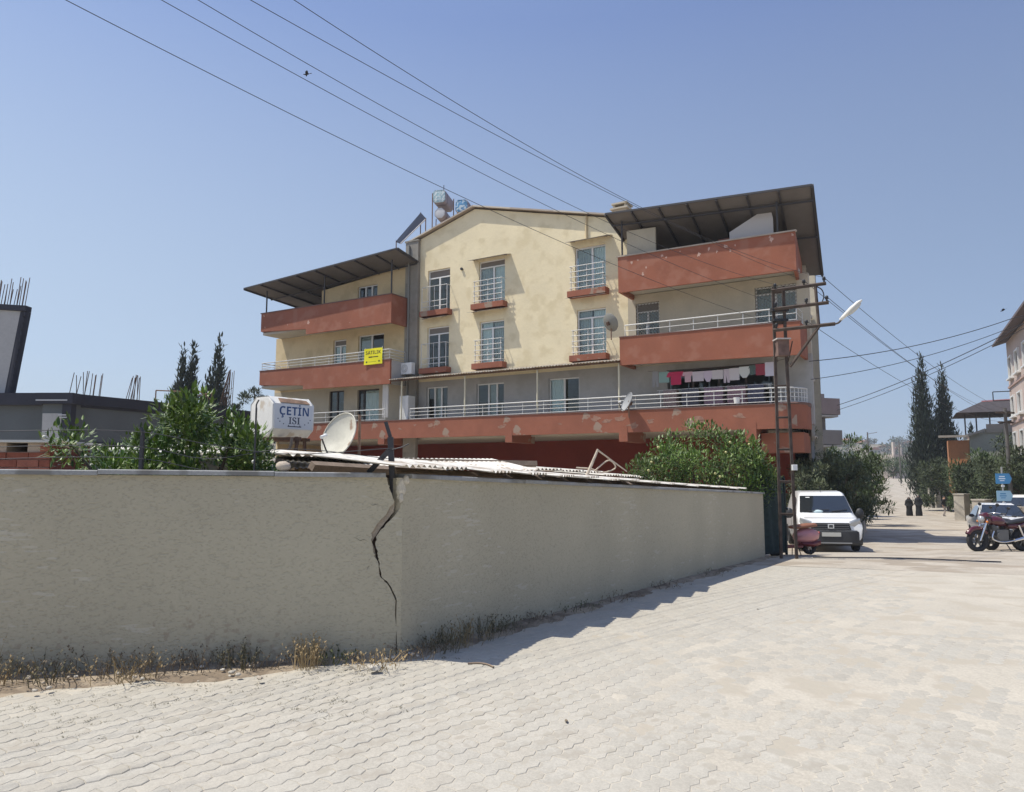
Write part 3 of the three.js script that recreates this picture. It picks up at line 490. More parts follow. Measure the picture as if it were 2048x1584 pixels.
  // canopy over the left terrace: sheet panels, ribs, posts
  function canopy(fl, fr, bl, br, nr, posts, pur) {
    const C = part('terrace_canopy', B), L = (a, b, t) => a.map((v, i) => v + (b[i] - v) * t);
    for (let i = 0; i < nr; i++) { const t0 = i / nr, t1 = (i + 0.995) / nr, a = L(fl, fr, t0), b = L(fl, fr, t1), c = L(bl, br, t1), d = L(bl, br, t0); mk('roof_sheet', sheet8(a, b, c, d, 0.03), roofSheet, C); }
    const dn = (p, h) => [p[0], p[1] - h, p[2]];
    for (let i = 0; i <= nr; i++) mk('rib', beam(dn(L(fl, fr, i / nr), 0.075), dn(L(bl, br, i / nr), 0.075), 0.07, 0.08), ribM, C);
    for (const t of pur) mk('purlin', beam(dn(L(fl, bl, t), 0.15), dn(L(fr, br, t), 0.15), 0.06, 0.07), ribM, C);
    mk('edge_trim', [beam(dn(fl, 0.02), dn(fr, 0.02), 0.08, 0.04), beam(dn(fl, 0.03), dn(bl, 0.03), 0.1, 0.06), beam(dn(fr, 0.03), dn(br, 0.03), 0.12, 0.08)], ribM, C);
    for (const [u, y, n, v0] of posts) mk('post', beam([u, v0, n], [u, y, n], 0.06), ribM, C);
  }
  canopy([-11.25, 12.42, 2.1], [0.45, 12.95, 2.1], [-10.6, 11.75, -4.1], [-0.3, 12.4, -4.1], 8, [[-10.0, 12.25, 1.44, 10.9], [-5.3, 12.45, 1.44, 10.86], [-0.46, 12.65, 1.44, 10.85]], [0.3]);
  canopy([11.86, 12.62, 2.0], [20.12, 12.16, 2.0], [11.9, 10.95, -3.9], [19.55, 10.25, -3.9], 7, [[12.38, 12.35, 1.44, 10.8], [18.75, 11.95, 1.44, 10.7]], [0.12, 0.5]);
  // partitions on the right terrace
  mk('terrace_partition', slab([[12.42, 9.57], [13.72, 9.57], [13.72, 11.98], [12.42, 12.04]], 0.1, 0.9), beige, B);
  mk('terrace_partition', slab([[16.75, 9.57], [18.45, 9.57], [18.45, 11.60], [18.35, 12.10], [16.75, 11.30]], 0.06, 0.66), std([0.60, 0.57, 0.56], 0.85), B);
  mk('terrace_door', box(16.25, 16.74, 9.57, 11.1, 0.60, 0.64), std([0.20, 0.075, 0.05], 0.7), B);
  // flaked paint: bare pale plaster and cement where the red coat has come off
  const bare = mottle([0.54, 0.36, 0.29], { size: 0.5, n: 64, amp: 0.2, grain: 0.2, s: 121 }), cement = mottle([0.31, 0.175, 0.125], { size: 0.6, n: 128, amp: 0.35, grain: 0.3, s: 122 });
  const flake = (u, v, r, m, i) => { const o = [], n = 11; for (let k = 0; k < n; k++) { const a = k / n * 6.283, q = r * (0.35 + 0.75 * H2(k, i, 9)); o.push([u + Math.cos(a) * q * (m === cement ? 1.5 : 0.8), v + Math.sin(a) * q * (m === cement ? 0.7 : 1)]); } mk('flaked_patch', slab(o, 0.004, 1.5005), m, B); };
  [[12.82, 10.45, 0.1], [13.46, 10.14, 0.09], [13.32, 9.88, 0.12], [14.16, 10.54, 0.12], [14.33, 10.43, 0.08], [15.71, 10.34, 0.15], [16.12, 10.52, 0.12], [16.43, 10.35, 0.09], [16.79, 10.49, 0.14], [16.96, 10.28, 0.09], [17.15, 10.49, 0.06], [18.52, 10.46, 0.14], [18.47, 10.59, 0.08], [19.29, 10.53, 0.09], [14.93, 10.59, 0.06], [13.11, 10.51, 0.06], [-6.42, 9.95, 0.16], [-10.13, 10.74, 0.1], [-8.11, 9.99, 0.07], [-10.01, 10.04, 0.08], [-3.27, 9.61, 0.05]].forEach(([u, v, r], i) => flake(u, v, r * 0.8, bare, i));
  [[2.26, 3.91, 0.22], [2.51, 4.03, 0.12], [6.33, 3.7, 0.18], [6.52, 3.77, 0.1], [11.04, 3.87, 0.3], [11.62, 3.76, 0.28], [12.18, 3.87, 0.25], [12.74, 3.56, 0.3], [13.5, 3.7, 0.2], [15.47, 3.7, 0.26], [15.61, 3.62, 0.16], [17.12, 3.75, 0.25], [0.31, 3.78, 0.14], [1.27, 3.94, 0.1], [9.36, 3.72, 0.1]].forEach(([u, v, r], i) => flake(u, v, r * 0.75, cement, i + 40));
  mk('air_vent', rod([3.0, 11.98, 0.0], [3.0, 11.98, 0.1], 0.07), M.steelDark, B);
}
// things on the building: all placed in the facade's own frame
const BM = new THREE.Matrix4().makeRotationY(-0.54454).setPosition(-5.123, 0, -37.883);
const onB = (u, v, n) => V(u, v, n).applyMatrix4(BM).toArray();
// ---------- solar heaters, dishes, banner, laundry on the building ----------
const octo = (r, L, k = 0.41) => { const o = []; const p = [[-1, k], [-k, 1], [k, 1], [1, k], [1, -k], [k, -1], [-k, -1], [-1, -k]]; return loft([[...p.map(([x, y]) => [x * r * 0.94, y * r * 0.94, L / 2])], [...p.map(([x, y]) => [x * r, y * r, L / 2 - 0.04])], [...p.map(([x, y]) => [x * r, y * r, -L / 2 + 0.04])], [...p.map(([x, y]) => [x * r * 0.94, y * r * 0.94, -L / 2])]].map(r => r.slice().reverse())); };
const paper = (w, h, draw, rough = 0.7) => { const c = document.createElement('canvas'); c.width = w; c.height = h; const x = c.getContext('2d'); draw(x, w, h); const t = new THREE.CanvasTexture(c); t.colorSpace = THREE.SRGBColorSpace; return new THREE.MeshStandardMaterial({ map: t, roughness: rough }); };
const card = (w, h, t = 0.006, bend = 0) => { const g = new THREE.PlaneGeometry(w, h, 12, 6); if (bend) { const p = g.attributes.position; for (let i = 0; i < p.count; i++) p.setZ(i, bend * (Math.sin(p.getX(i) / w * 9) * 0.5 + Math.sin(p.getY(i) / h * 4 + p.getX(i) * 3))); g.computeVertexNormals(); } g.userData.keepUV = true; return g; };
{
  const shell = std([0.30, 0.26, 0.27], 0.6), teal = mottle([0.36, 0.55, 0.60], { size: 0.4, n: 128, amp: 0.5, grain: 0.2, freq: 6, s: 131, stain: [0.72, 0.80, 0.80], at: 0.5, soft: 0.03, sf: 9 });
  const bluish = mottle([0.12, 0.30, 0.50], { size: 0.6, n: 128, amp: 0.4, grain: 0.2, freq: 5, s: 132, stain: [0.62, 0.72, 0.76], at: 0.52, soft: 0.04, sf: 8 });
  const H = [['rooftop_water_tank', 'upper rooftop water tank with a pale teal end cap, on a tall frame', 0.62, 16.55, -1.5, 0.37, 1.5, teal], ['rooftop_water_tank', 'small rooftop water tank with a round white end, under the teal one', 0.66, 15.62, -1.5, 0.30, 1.4, std([0.66, 0.66, 0.66], 0.6)], ['rooftop_water_tank', 'rooftop water tank with a blue and white end cap near the gable peak', 2.15, 15.72, -1.4, 0.35, 1.3, bluish]];
  H.forEach(([n, l, u, v, z, r, L, cap], i) => {
    const t = thing(n, l, 'water tank', onB(u, v, z), -0.54454 + 0.35, 'water tanks on the roof');
    const kk = i === 1 ? 0.41 : 0.66; mk('tank_body', octo(r, L, kk), shell, t); mk('end_cap', [octo(r * 0.93, 0.03, kk).translate(0, 0, L / 2 + 0.012)], cap, t);
    mk('band', [octo(r * 1.015, 0.05, kk).translate(0, 0, L * 0.25)], M.steelDark, t);
    const base = i === 2 ? v - 14.55 : v - 13.95;
    if (i !== 0) for (const [x, z2] of [[-0.3, 0.4], [0.3, 0.4], [-0.3, -0.5], [0.3, -0.5]]) mk('frame_leg', beam([x, -r * 0.7, z2], [x * 1.2, -base - 0.5, z2], 0.04), M.rustLight, t);
    else { mk('frame_leg', [beam([-0.46, 0.3, 0.5], [-0.46, -2.6, 0.5], 0.045)], M.rustLight, t); mk('frame_leg', [beam([0.46, 0.3, -0.5], [0.46, -2.5, -0.5], 0.045)], M.rustLight, t); mk('vent_pipe', rod([0.12, 0.4, 0.3], [0.12, 0.8, 0.3], 0.02), M.steelDark, t); }
  });
  const sp = thing('solar_panel', 'dark solar heater panel tilted beside the gable roof', 'solar panel');
  const q = [onB(-0.55, 15.98, -1), onB(-2.28, 14.66, -1), onB(-1.45, 14.25, -0.4), onB(0.28, 15.32, -0.4)];
  mk('collector', sheet8(...q, 0.09), new THREE.MeshPhysicalMaterial({ color: lin(0.015, 0.017, 0.026), roughness: 0.4, specularIntensity: 0.3 }), sp);
  const mid = (a, b, t) => a.map((v, i) => v + (b[i] - v) * t), up = (p, d) => [p[0], p[1] + d, p[2]];
  mk('pipe', rod(up(q[2], -0.06), up(q[3], -0.06), 0.035), std([0.7, 0.7, 0.72], 0.4), sp);
  mk('stand', [beam(q[0], [q[0][0], 14.0, q[0][2]], 0.05), beam(q[3], [q[3][0], 13.9, q[3][2]], 0.05), beam(q[1], [q[1][0], 13.6, q[1][2]], 0.05)], M.rustLight, sp);
}
function dish(name, label, pos, r, yaw, pitch, mat, mast, mastMat = M.rustLight) {
  const d = thing(name, label, 'satellite dish', pos, 0), rim = part('reflector', d); rim.rotation.set(-pitch, yaw, 0, 'YXZ');
  const pr = [], n = 12; for (let i = 0; i <= n; i++) { const x = r * i / n; pr.push(new THREE.Vector2(Math.max(x, 0.001), 0.28 * x * x / r)); } for (let i = n; i >= 0; i--) { const x = r * i / n; pr.push(new THREE.Vector2(Math.max(x, 0.001), 0.28 * x * x / r - 0.012)); }
  mk('bowl', new THREE.LatheGeometry(pr, 32).rotateX(Math.PI / 2), mat, rim);
  mk('rim', new THREE.TorusGeometry(r, 0.012, 6, 36).translate(0, 0, 0.28 * r), mat, rim);
  mk('feed_arm', tube([[0, -r * 0.95, 0.25 * r], [0, -r * 0.9, 0.5 * r], [0, -r * 0.45, 1.0 * r]], 0.014, 8), M.steelDark, rim);
  mk('feed_horn', [rod([0, -r * 0.42, 1.06 * r], [0, -r * 0.28, 0.9 * r], 0.035, 0.028), ball(0, -r * 0.27, 0.89 * r, 0.036)], M.white, rim);
  mk('bracket', [box(-0.05, 0.05, -0.08, 0.08, -0.12, -0.006), ...mast.slice(1).map(m => beam([0, 0, -0.08], m, 0.03))], M.rust, rim);
  mk('mast', rod(mast[0][0], mast[0][1], 0.028), mastMat, d);
  return d;
}
dish('satellite_dish', 'large weathered satellite dish on a rusty mast behind the wall', [-3.02, 2.22, -13], 0.43, -0.66, 0.35, mottle([0.56, 0.54, 0.46], { size: 1, n: 128, amp: 0.15, grain: 0.1, s: 141, stain: [0.30, 0.22, 0.16], at: 0.66, sf: 6 }), [[[0.26, -1.9, -0.1], [0.26, 0.42, -0.1]]]);
dish('satellite_dish', 'grey satellite dish fixed on the first floor balcony railing', onB(12.75, 4.45, 1.85), 0.42, -1.35, 0.4, std([0.32, 0.33, 0.34], 0.6), [[[0, -0.6, -0.12], [0, 0.1, -0.12]]]);
dish('satellite_dish', 'dark satellite dish beside the upper right balcony', onB(11.75, 7.95, 1.5), 0.40, 2.2, 0.45, std([0.22, 0.22, 0.20], 0.7), [[[0.1, -0.7, -0.1], [0.1, 0.1, -0.1]]]);
{ // yellow sale banner
  const b = thing('sale_banner', 'yellow for sale banner tied to the second floor balcony railing', 'banner', onB(-1.52, 7.62, 1.56), -0.54454);
  const m = paper(512, 384, (x, w, h) => {
    x.fillStyle = '#e8e020'; x.fillRect(0, 0, w, h); x.fillStyle = '#15120a'; x.font = 'bold 118px sans-serif'; x.textAlign = 'center'; x.fillText('SATILIK', w / 2, 140, 480);
    x.fillRect(120, 190, 120, 30); x.fillRect(252, 196, 150, 22); x.fillStyle = '#4d5a10'; x.beginPath(); x.arc(70, 320, 24, 0, 7); x.fill(); x.fillRect(400, 300, 50, 34); x.globalAlpha = 0.5; x.fillRect(110, 312, 230, 14);
  });
  m.side = THREE.DoubleSide; mk('banner_cloth', card(1.25, 0.84, 0.006, 0.015), m, b);
  mk('tie', [rod([-0.6, 0.4, 0], [-0.58, 0.5, -0.06], 0.008), rod([0.6, 0.4, 0], [0.58, 0.5, -0.06], 0.008)], M.white, b);
}
{ // washing on the line
  const ln = thing('clothes_line', 'thin washing line across the first floor balcony opening', 'clothes line');
  const u0 = 13.3, u1 = 18.9, n = 1.1, y = u => 5.86 - 0.22 * (1 - Math.pow((u - 16.1) / 2.8, 2)) + 0.05 * (u - 16.1) / 2.8;
  const P = []; for (let i = 0; i <= 20; i++) { const u = u0 + (u1 - u0) * i / 20; P.push(onB(u, y(u), n)); } mk('line', tube(P, 0.008, 60, 5), M.steelDark, ln);
  const S = {
    shirt: w => [[-0.5, 0], [-0.18, 0.02], [0.18, 0.02], [0.5, 0], [0.62, -0.36], [0.40, -0.40], [0.34, -0.26], [0.34, -1], [-0.34, -1], [-0.34, -0.26], [-0.40, -0.40], [-0.62, -0.36]],
    towel: () => [[-0.5, 0], [0.5, 0], [0.48, -1], [-0.49, -0.98]], legs: () => [[-0.4, 0], [0.4, 0], [0.46, -1], [0.12, -1], [0.02, -0.45], [-0.08, -1], [-0.42, -1]], pants: () => [[-0.5, 0], [0.5, 0], [0.5, -0.6], [0.18, -1], [-0.18, -1], [-0.5, -0.6]],
  };
  const items = [[13.62, 0.30, 0.75, 'legs', [0.30, 0.29, 0.28], 'grey leggings hanging first on the washing line'], [14.0, 0.42, 0.52, 'towel', [0.26, 0.38, 0.33], 'mint green towel on the washing line'], [14.5, 0.62, 0.60, 'shirt', [0.52, 0.03, 0.09], 'crimson shirt on the washing line beside the green towel'],
    [15.0, 0.36, 0.48, 'shirt', [0.62, 0.40, 0.42], 'pink child shirt on the washing line right of the crimson one'], [15.42, 0.44, 0.46, 'towel', [0.62, 0.54, 0.55], 'pale pink cloth on the washing line'], [15.82, 0.32, 0.5, 'pants', [0.60, 0.50, 0.56], 'lilac shorts hanging on the washing line'], [16.2, 0.42, 0.42, 'towel', [0.62, 0.56, 0.54], 'cream cloth in the middle of the washing line'],
    [16.55, 0.26, 0.62, 'legs', [0.60, 0.50, 0.52], 'narrow pale leggings on the washing line'], [16.86, 0.38, 0.55, 'towel', [0.64, 0.58, 0.56], 'off white towel on the washing line right of the leggings'], [17.25, 0.38, 0.5, 'pants', [0.66, 0.66, 0.60], 'white shorts on the washing line'], [17.55, 0.22, 0.42, 'shirt', [0.10, 0.14, 0.12], 'dark green top hanging on the washing line'], [17.85, 0.34, 0.5, 'towel', [0.32, 0.05, 0.07], 'dark red cloth on the washing line'], [18.2, 0.34, 0.62, 'towel', [0.66, 0.62, 0.68], 'white patterned towel last on the washing line']];
  for (const [u, w, h, k, c, l] of items) {
    const g = slab(S[k](w).map(([x, yy]) => [x * w * 1.05, yy * h * 0.88]), 0.008, 0); const p = g.attributes.position; for (let i = 0; i < p.count; i++) p.setZ(i, p.getZ(i) + 0.03 * Math.sin(p.getX(i) * 22 + u * 5) * (-p.getY(i)));
    g.computeVertexNormals(); const o = mk('hanging_garment', g, std(c.map(v => v * 0.8), 0.9), scene); o.position.set(...onB(u, y(u) + 0.01, n)); o.rotation.y = -0.54454; tag(o, l, 'garment', 'washing on the balcony line');
  }
  const low = [[14.15, 0.55, [0.30, 0.22, 0.20], 'brown blanket over the drying rack'], [15.0, 0.7, [0.10, 0.10, 0.12], 'dark clothes over the drying rack behind the railing'], [15.95, 0.75, [0.26, 0.17, 0.21], 'plum coloured blanket over the drying rack'], [16.85, 0.7, [0.30, 0.19, 0.21], 'dusty pink blanket over the drying rack'], [17.6, 0.6, [0.11, 0.11, 0.15], 'navy blanket over the drying rack']];
  const dr = thing('drying_rack', 'long low drying rack behind the first floor balcony railing', 'drying rack', onB(15.9, 3.64, 0.72), -0.54454);
  for (const z of [-0.16, 0.16]) mk('bar', rod([-2.3, 1.36, z], [2.3, 1.36, z], 0.012), M.railWhite, dr);
  for (const x of [-2.2, 0, 2.2]) mk('leg', [rod([x, 0, -0.3], [x, 1.36, 0.16], 0.014), rod([x, 0, 0.3], [x, 1.36, -0.16], 0.014)], M.railWhite, dr);
  for (const [u, w, c, l] of low) { const o = mk('hanging_blanket', grid(16, 12, (s, t) => { const a = (t - 0.5) * 1.9; return [(s - 0.5) * w + 0.02 * Math.sin(t * 20), 1.385 - Math.max(0, Math.abs(a) - 0.18) * 0.95 + 0.008 * Math.sin(s * 25), Math.sign(a) * Math.min(Math.abs(a), 0.18 + 0.03 * Math.sin(s * 18))]; }), std(c, 0.95, { side: THREE.DoubleSide }), scene); o.position.set(...onB(u, 3.64, 0.72)); o.rotation.y = -0.54454; tag(o, l, 'blanket', 'washing on the balcony line'); }
  const bk = thing('bucket', 'small white bucket behind the balcony railing under the washing', 'bucket', onB(17.0, 4.24, 1.42), 0);
  mk('pail', new THREE.CylinderGeometry(0.13, 0.1, 0.24, 16, 1).translate(0, 0.12, 0), M.white, bk); mk('bail_handle', new THREE.TorusGeometry(0.12, 0.008, 5, 14, Math.PI).translate(0, 0.24, 0), M.steelDark, bk);
}
function acUnit(label, u, v, n, w, h) { const a = thing('air_conditioner', label, 'air conditioner', onB(u, v, n), -0.54454); mk('case', slab(rect(-w / 2, w / 2, 0, h), 0.28, -0.28, [], 0.01), M.white, a); mk('fan_grille', [new THREE.TorusGeometry(h * 0.32, 0.012, 6, 24).translate(-w * 0.1, h / 2, 0.016), new THREE.TorusGeometry(h * 0.18, 0.01, 6, 20).translate(-w * 0.1, h / 2, 0.016)], std([0.3, 0.3, 0.3], 0.6), a); return a; }
acUnit('white outdoor air conditioner unit beside the grey pilaster above the tin canopy', -0.1, 6.70, 0.62, 0.75, 0.58);
{ const c = thing('white_cabinet', 'tall white cabinet at the left end of the canopied balcony', 'cabinet', onB(0.25, 3.64, 0.95), -0.54454); mk('carcass', box(-0.28, 0.28, 0, 1.85, -0.35, 0.2), M.white, c); mk('door', box(-0.26, -0.005, 0.05, 1.8, 0.2, 0.22), M.pvc, c); mk('door', box(0.005, 0.26, 0.05, 1.8, 0.2, 0.22), M.pvc, c); }
{ const c = thing('door_curtain', 'white curtain hanging on the first floor balcony left of the pilaster', 'curtain', onB(-0.92, 4.3, 1.2), -0.54454); mk('cloth', grid(24, 6, (s, t) => [(s - 0.5) * 0.42 + 0.1 * t * t * 0, 1.85 * (1 - t) + 0.12, 0.05 * Math.sin(s * 20)]), new THREE.MeshStandardMaterial({ color: lin(0.66, 0.65, 0.62), roughness: 0.9, side: THREE.DoubleSide }), c); mk('rod', rod([-0.4, 1.97, 0], [0.3, 1.97, 0], 0.012), M.steelDark, c); }
// ---------- behind the wall: sheds, tank, fence posts ----------
const asb = mottle([0.62, 0.595, 0.54], { size: 1.6, n: 256, amp: 0.14, grain: 0.12, freq: 5, s: 151, stain: [0.36, 0.30, 0.24], at: 0.66, sf: 8 });
asb.side = THREE.DoubleSide;
function corrugated(w, L, pitch, amp, tip) { // w across the waves (x), L along them (z), slope so that z=0 is tip[0] and z=-L is tip[1]
  return grid(Math.max(8, Math.round(w / pitch * 8)), 3, (s, t) => [w * s, tip[0] + (tip[1] - tip[0]) * t + amp * Math.sin(s * w / pitch * 2 * Math.PI), -L * t]);
}
{ // stepped eave of the long shed: sheets laid square to each other while the wall runs slantwise
  const sh = thing('long_shed', 'low shed roofed with white corrugated sheets right behind the cracked wall', 'shed', [0, 0, 0]);
  const d1 = V(0.951, 0, 0.309), yaw = Math.atan2(d1.x, d1.z), eaves = [[-0.23, 0.22], [0.45, 0.09]];
  for (let i = 0; i < 7; i++) eaves.push([1.16 + 0.735 * i, 0.205 + 0.03 * (H2(i, 3, 1) - 0.5)]);
  for (let i = 0; i < 9; i++) eaves.push([6.35 + 0.72 * i, -0.03]);
  eaves.forEach(([t, off], i) => {
    const top = 1.552 - 0.0353 * t, g = corrugated(0.70, (i < 4 ? 1.0 : 1.7) + 0.3 * H2(i, 5, 1), 0.12, 0.014, [0, 0.12 + 0.02 * H2(i, 9, 2)]), m = mk('roof_sheet', g, asb, sh);
    m.rotation.y = yaw; m.position.set(WL.x + DR.x * t + 0.8488 * off, top + 0.095 + (i % 2) * 0.01 + 0.012 * (H2(i, 4, 1) - 0.5), WL.z + DR.z * t + 0.5288 * off);
  });
  const bt = (t, off, y) => [WL.x + DR.x * t - 0.8488 * off, 1.552 - 0.0353 * t + y, WL.z + DR.z * t - 0.5288 * off];
  mk('roof_beam', [beam(bt(0.4, 0.45, 0.06), bt(13, 0.45, 0.06), 0.08), beam(bt(0.4, 1.6, 0.13), bt(13, 1.6, 0.13), 0.08)], M.wood, sh);
  for (let i = 0; i < 7; i++) { const p = bt(0.5 + i * 2, 0.45, 0), q = bt(0.5 + i * 2, 1.6, 0); mk('shed_post', beam(p, [p[0], G(p[0], p[2]) - 0.05, p[2]], 0.08), M.wood, sh); mk('shed_post', beam(q, [q[0], G(q[0], q[2]) - 0.05, q[2]], 0.08), M.wood, sh); }
  // second, lower and wider roof behind it
  const s2 = thing('rear_shed', 'second shed roof with a pale upper edge seen just above the first one', 'shed', [0, 0, 0]);
  for (let i = 0; i < 12; i++) { const t = 1.0 + i * 1.02, p = bt(t, 2.7, 0.30 - 0.006 * i), g = corrugated(1.0, 2.4, 0.15, 0.02, [0, 0.16]); const m = mk('roof_sheet', g, asb, s2); m.rotation.y = Math.atan2(0.8488, 0.5288); m.position.set(p[0], p[1] + (i % 3) * 0.014 + (i > 5 ? 0.10 : 0), p[2]); }
  for (let i = 0; i < 7; i++) { const p = bt(1 + i * 2, 2.8, 0.25); mk('shed_post', beam(p, [p[0], G(p[0], p[2]) - 0.05, p[2]], 0.08), M.wood, s2); const q = bt(1 + i * 2, 5.0, 0.36); mk('shed_post', beam(q, [q[0], G(q[0], q[2]) - 0.05, q[2]], 0.08), M.wood, s2); }
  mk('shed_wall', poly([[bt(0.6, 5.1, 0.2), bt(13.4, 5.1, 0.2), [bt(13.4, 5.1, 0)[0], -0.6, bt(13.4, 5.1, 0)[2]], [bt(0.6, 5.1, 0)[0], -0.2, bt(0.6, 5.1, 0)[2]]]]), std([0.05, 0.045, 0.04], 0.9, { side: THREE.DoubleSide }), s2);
  // left shed roof, sloping towards the street
  const s3 = thing('left_shed', 'shed roof of long white sheets left of the crack', 'shed', [0, 0, 0]);
  for (let i = 0; i < 4; i++) { const g = corrugated(0.86, 2.4, 0.076, 0.008, [0, 0.20]); const m = mk('roof_sheet', g, asb, s3); m.position.set(-2.95 + 0.83 * i, 1.655 - 0.012 * i + (i % 2) * 0.012, -9.0 - 0.26 * i); m.rotation.y = 0.30; }
  for (const [x, z] of [[-2.7, -9.4], [-0.4, -10.1], [-2.1, -11.3], [0.0, -11.9]]) mk('shed_post', beam([x, G(x, z) - 0.05, z], [x, 1.66, z], 0.09), M.wood, s3);
  mk('roof_beam', [beam([-2.8, 1.62, -9.4], [0.1, 1.58, -10.25], 0.05), beam([-2.3, 1.78, -11.1], [0.4, 1.74, -11.9], 0.08)], M.wood, s3);
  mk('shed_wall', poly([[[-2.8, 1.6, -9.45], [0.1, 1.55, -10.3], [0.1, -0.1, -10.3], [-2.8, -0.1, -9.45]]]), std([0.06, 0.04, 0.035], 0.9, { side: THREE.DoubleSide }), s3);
  // sticks and rubbish on the roof
  const e = [['leaning pale plank propped against a stick on the shed roof', [[1.22, 1.55, -11.9], [1.42, 1.98, -12.0]], 0.03], ['thin grey stick leaning on the pale plank on the shed roof', [[1.42, 1.97, -12.05], [1.95, 1.62, -12.4]], 0.016]];
  for (const [l, [p, q], r] of e) tag(mk('wooden_stick', rod(p, q, r, r * 0.7, 6), M.paleWood), l, 'stick');
  tag(mk('rope_coil', [tube([[1.35, 1.62, -12.0], [1.6, 1.80, -12.0], [1.72, 1.68, -12.1], [1.5, 1.60, -12.1], [1.3, 1.66, -12.0], [1.05, 1.68, -11.9]], 0.012, 40, 5)], M.paleWood), 'tangled pale rope beside the leaning plank on the shed roof', 'rope');
  const stone = (x, y, z, s) => { const g = ball(0, 0, 0, s * 1.2, s * 0.8, s, 9), p = g.attributes.position; for (let i = 0; i < p.count; i++) { const k = 1 + 0.4 * (vn(p.getX(i) * 20 + x * 9, p.getY(i) * 20 + p.getZ(i) * 17, 3) - 0.5); p.setXYZ(i, p.getX(i) * k, p.getY(i) * k, p.getZ(i) * k); } g.computeVertexNormals(); return g.translate(x, y, z); };
  tag(mk('stone', stone(-2.02, 1.655, -6.42, 0.055), M.paleWood), 'pale lump of stone lying on the wall coping under the tank', 'stone');
}
{ // hot water tank with lettering, on a steel stand
  const t = thing('water_tank', 'big white eight sided water tank with blue lettering on its face', 'water tank', [-4.47, 2.66, -14.1], 0);
  const whiteT = mottle([0.72, 0.71, 0.67], { size: 1.2, n: 128, amp: 0.1, grain: 0.06, s: 161, stain: [0.56, 0.49, 0.40], at: 0.70, sf: 5 });
  // the prism's end cap looks left into the sun; the lettered long side looks right at the street
  const oct = [[0.37, 0.24], [0.2, 0.38], [-0.2, 0.38], [-0.37, 0.24], [-0.37, -0.24], [-0.2, -0.38], [0.2, -0.38], [0.37, -0.24]];
  const body = part('tank_shell', t); body.rotation.y = 0.92;
  mk('shell', loft([[-0.47, 0.93], [-0.44, 1], [0.44, 1], [0.47, 0.93]].map(([x, k]) => oct.map(([z, y]) => [x, y * k, z * k]))).toNonIndexed(), whiteT, body).geometry.computeVertexNormals();
  mk('hoop', [-0.452, 0.425].map(x => loft([[x - 0.015, 1.012], [x + 0.015, 1.012]].map(([q, k]) => oct.map(([z, y]) => [q, y * k, z * k])), false)), M.pvc, body);
  const m = paper(512, 290, (x, w, h) => { x.fillStyle = '#d4d6d8'; x.fillRect(0, 0, w, h); x.fillStyle = '#33507e'; x.textAlign = 'center'; x.font = 'bold 140px sans-serif'; x.fillText('ÇETİN', w / 2, 128, 490); x.font = 'bold 112px serif'; x.fillStyle = '#4a4f5c'; x.fillText('ISI', w / 2, 232); for (let i = 0; i < 9; i++) { const a = Math.PI * (0.05 + 0.9 * i / 8); x.beginPath(); x.arc(w / 2 - 215 * Math.cos(a), 160 + 95 * Math.sin(a), 7, 0, 7); x.fill(); } x.fillRect(170, 255, 180, 12); });
  mk('lettering', card(0.88, 0.47).translate(0, 0, 0.374), m, body);
  mk('rust_streak', slab([[-0.32, -0.1], [0.36, -0.1], [0.33, 0.02], [-0.3, 0.04]], 0.004, 0).rotateX(-0.886).translate(0, 0.325, 0.292), M.rustLight, body);
  for (const [x, z] of [[-0.4, 0.25], [0.35, 0.25], [-0.4, -0.3], [0.35, -0.3]]) mk('stand_leg', beam([x, -0.38, z], [x * 1.25, -3.1, z * 1.2], 0.05), M.rust, t);
  mk('stand_frame', [beam([-0.5, -0.42, 0.28], [0.45, -0.42, 0.28], 0.06), beam([-0.5, -0.42, -0.32], [0.45, -0.42, -0.32], 0.06), beam([0.40, -0.45, 0.28], [0.25, -1.0, 0.28], 0.05)], M.rust, t);
  mk('inlet_pipe', tube([[0.3, -0.4, 0.35], [0.28, -0.6, 0.4], [0.05, -0.95, 0.4], [0.0, -1.15, 0.4]], 0.03, 16), M.wood, t);
}
function fencePost(label, x, z, y0, y1, bend, w = 0.03) { const p = thing('fence_post', label, 'post', [x, y0, z]); mk('angle_iron', [beam([0, 0, 0], [0, y1 - y0 - 0.06, 0], w), tube([[0, y1 - y0 - 0.08, 0], [0.0, y1 - y0 - 0.03, 0], [bend, y1 - y0 + 0.01, 0.0]], w * 0.5, 8)], M.steelDark, p); return p; }
fencePost('thin dark fence post in front of the orange tree behind the wall', -3.22, -6.32, 1.45, 1.98, -0.02);
fencePost('thin dark hooked post standing in front of the white tank', -2.30, -6.5, 1.45, 2.24, 0.02, 0.013);
{
  const p = thing('bent_post', 'thick bent iron post with a strut rising from the crack', 'post', [-1.10, 1.30, -6.62]);
  mk('upright', [beam([0.03, 0, 0], [-0.01, 0.62, 0], 0.05, 0.04), beam([-0.01, 0.62, 0], [-0.055, 0.76, 0], 0.03)], M.steelDark, p); mk('strut', beam([-0.21, 0.30, -0.05], [-0.02, 0.50, 0], 0.045), M.steelDark, p); mk('wire_end', tube([[-0.02, 0.5, 0.02], [0.1, 0.53, 0.02], [0.16, 0.56, 0]], 0.006, 10), M.steelDark, p);
  tag(mk('fence_wire', [[1.80, 1.82], [1.70, 1.64], [1.93, 1.92]].map(([a, b], i) => tube([[-8.5, a, -5.0], [-5.5, a - 0.03, -5.7], [-3.22, a + 0.02, -6.30], [-2.7, a - 0.08, -6.42], [-2.0, (a + b) / 2 - 0.08 * i, -6.5], [-1.08, b - 0.1, -6.6]], 0.0035, 60, 5)), M.steelDark), 'slack fence wires strung above the left wall', 'wire');
}
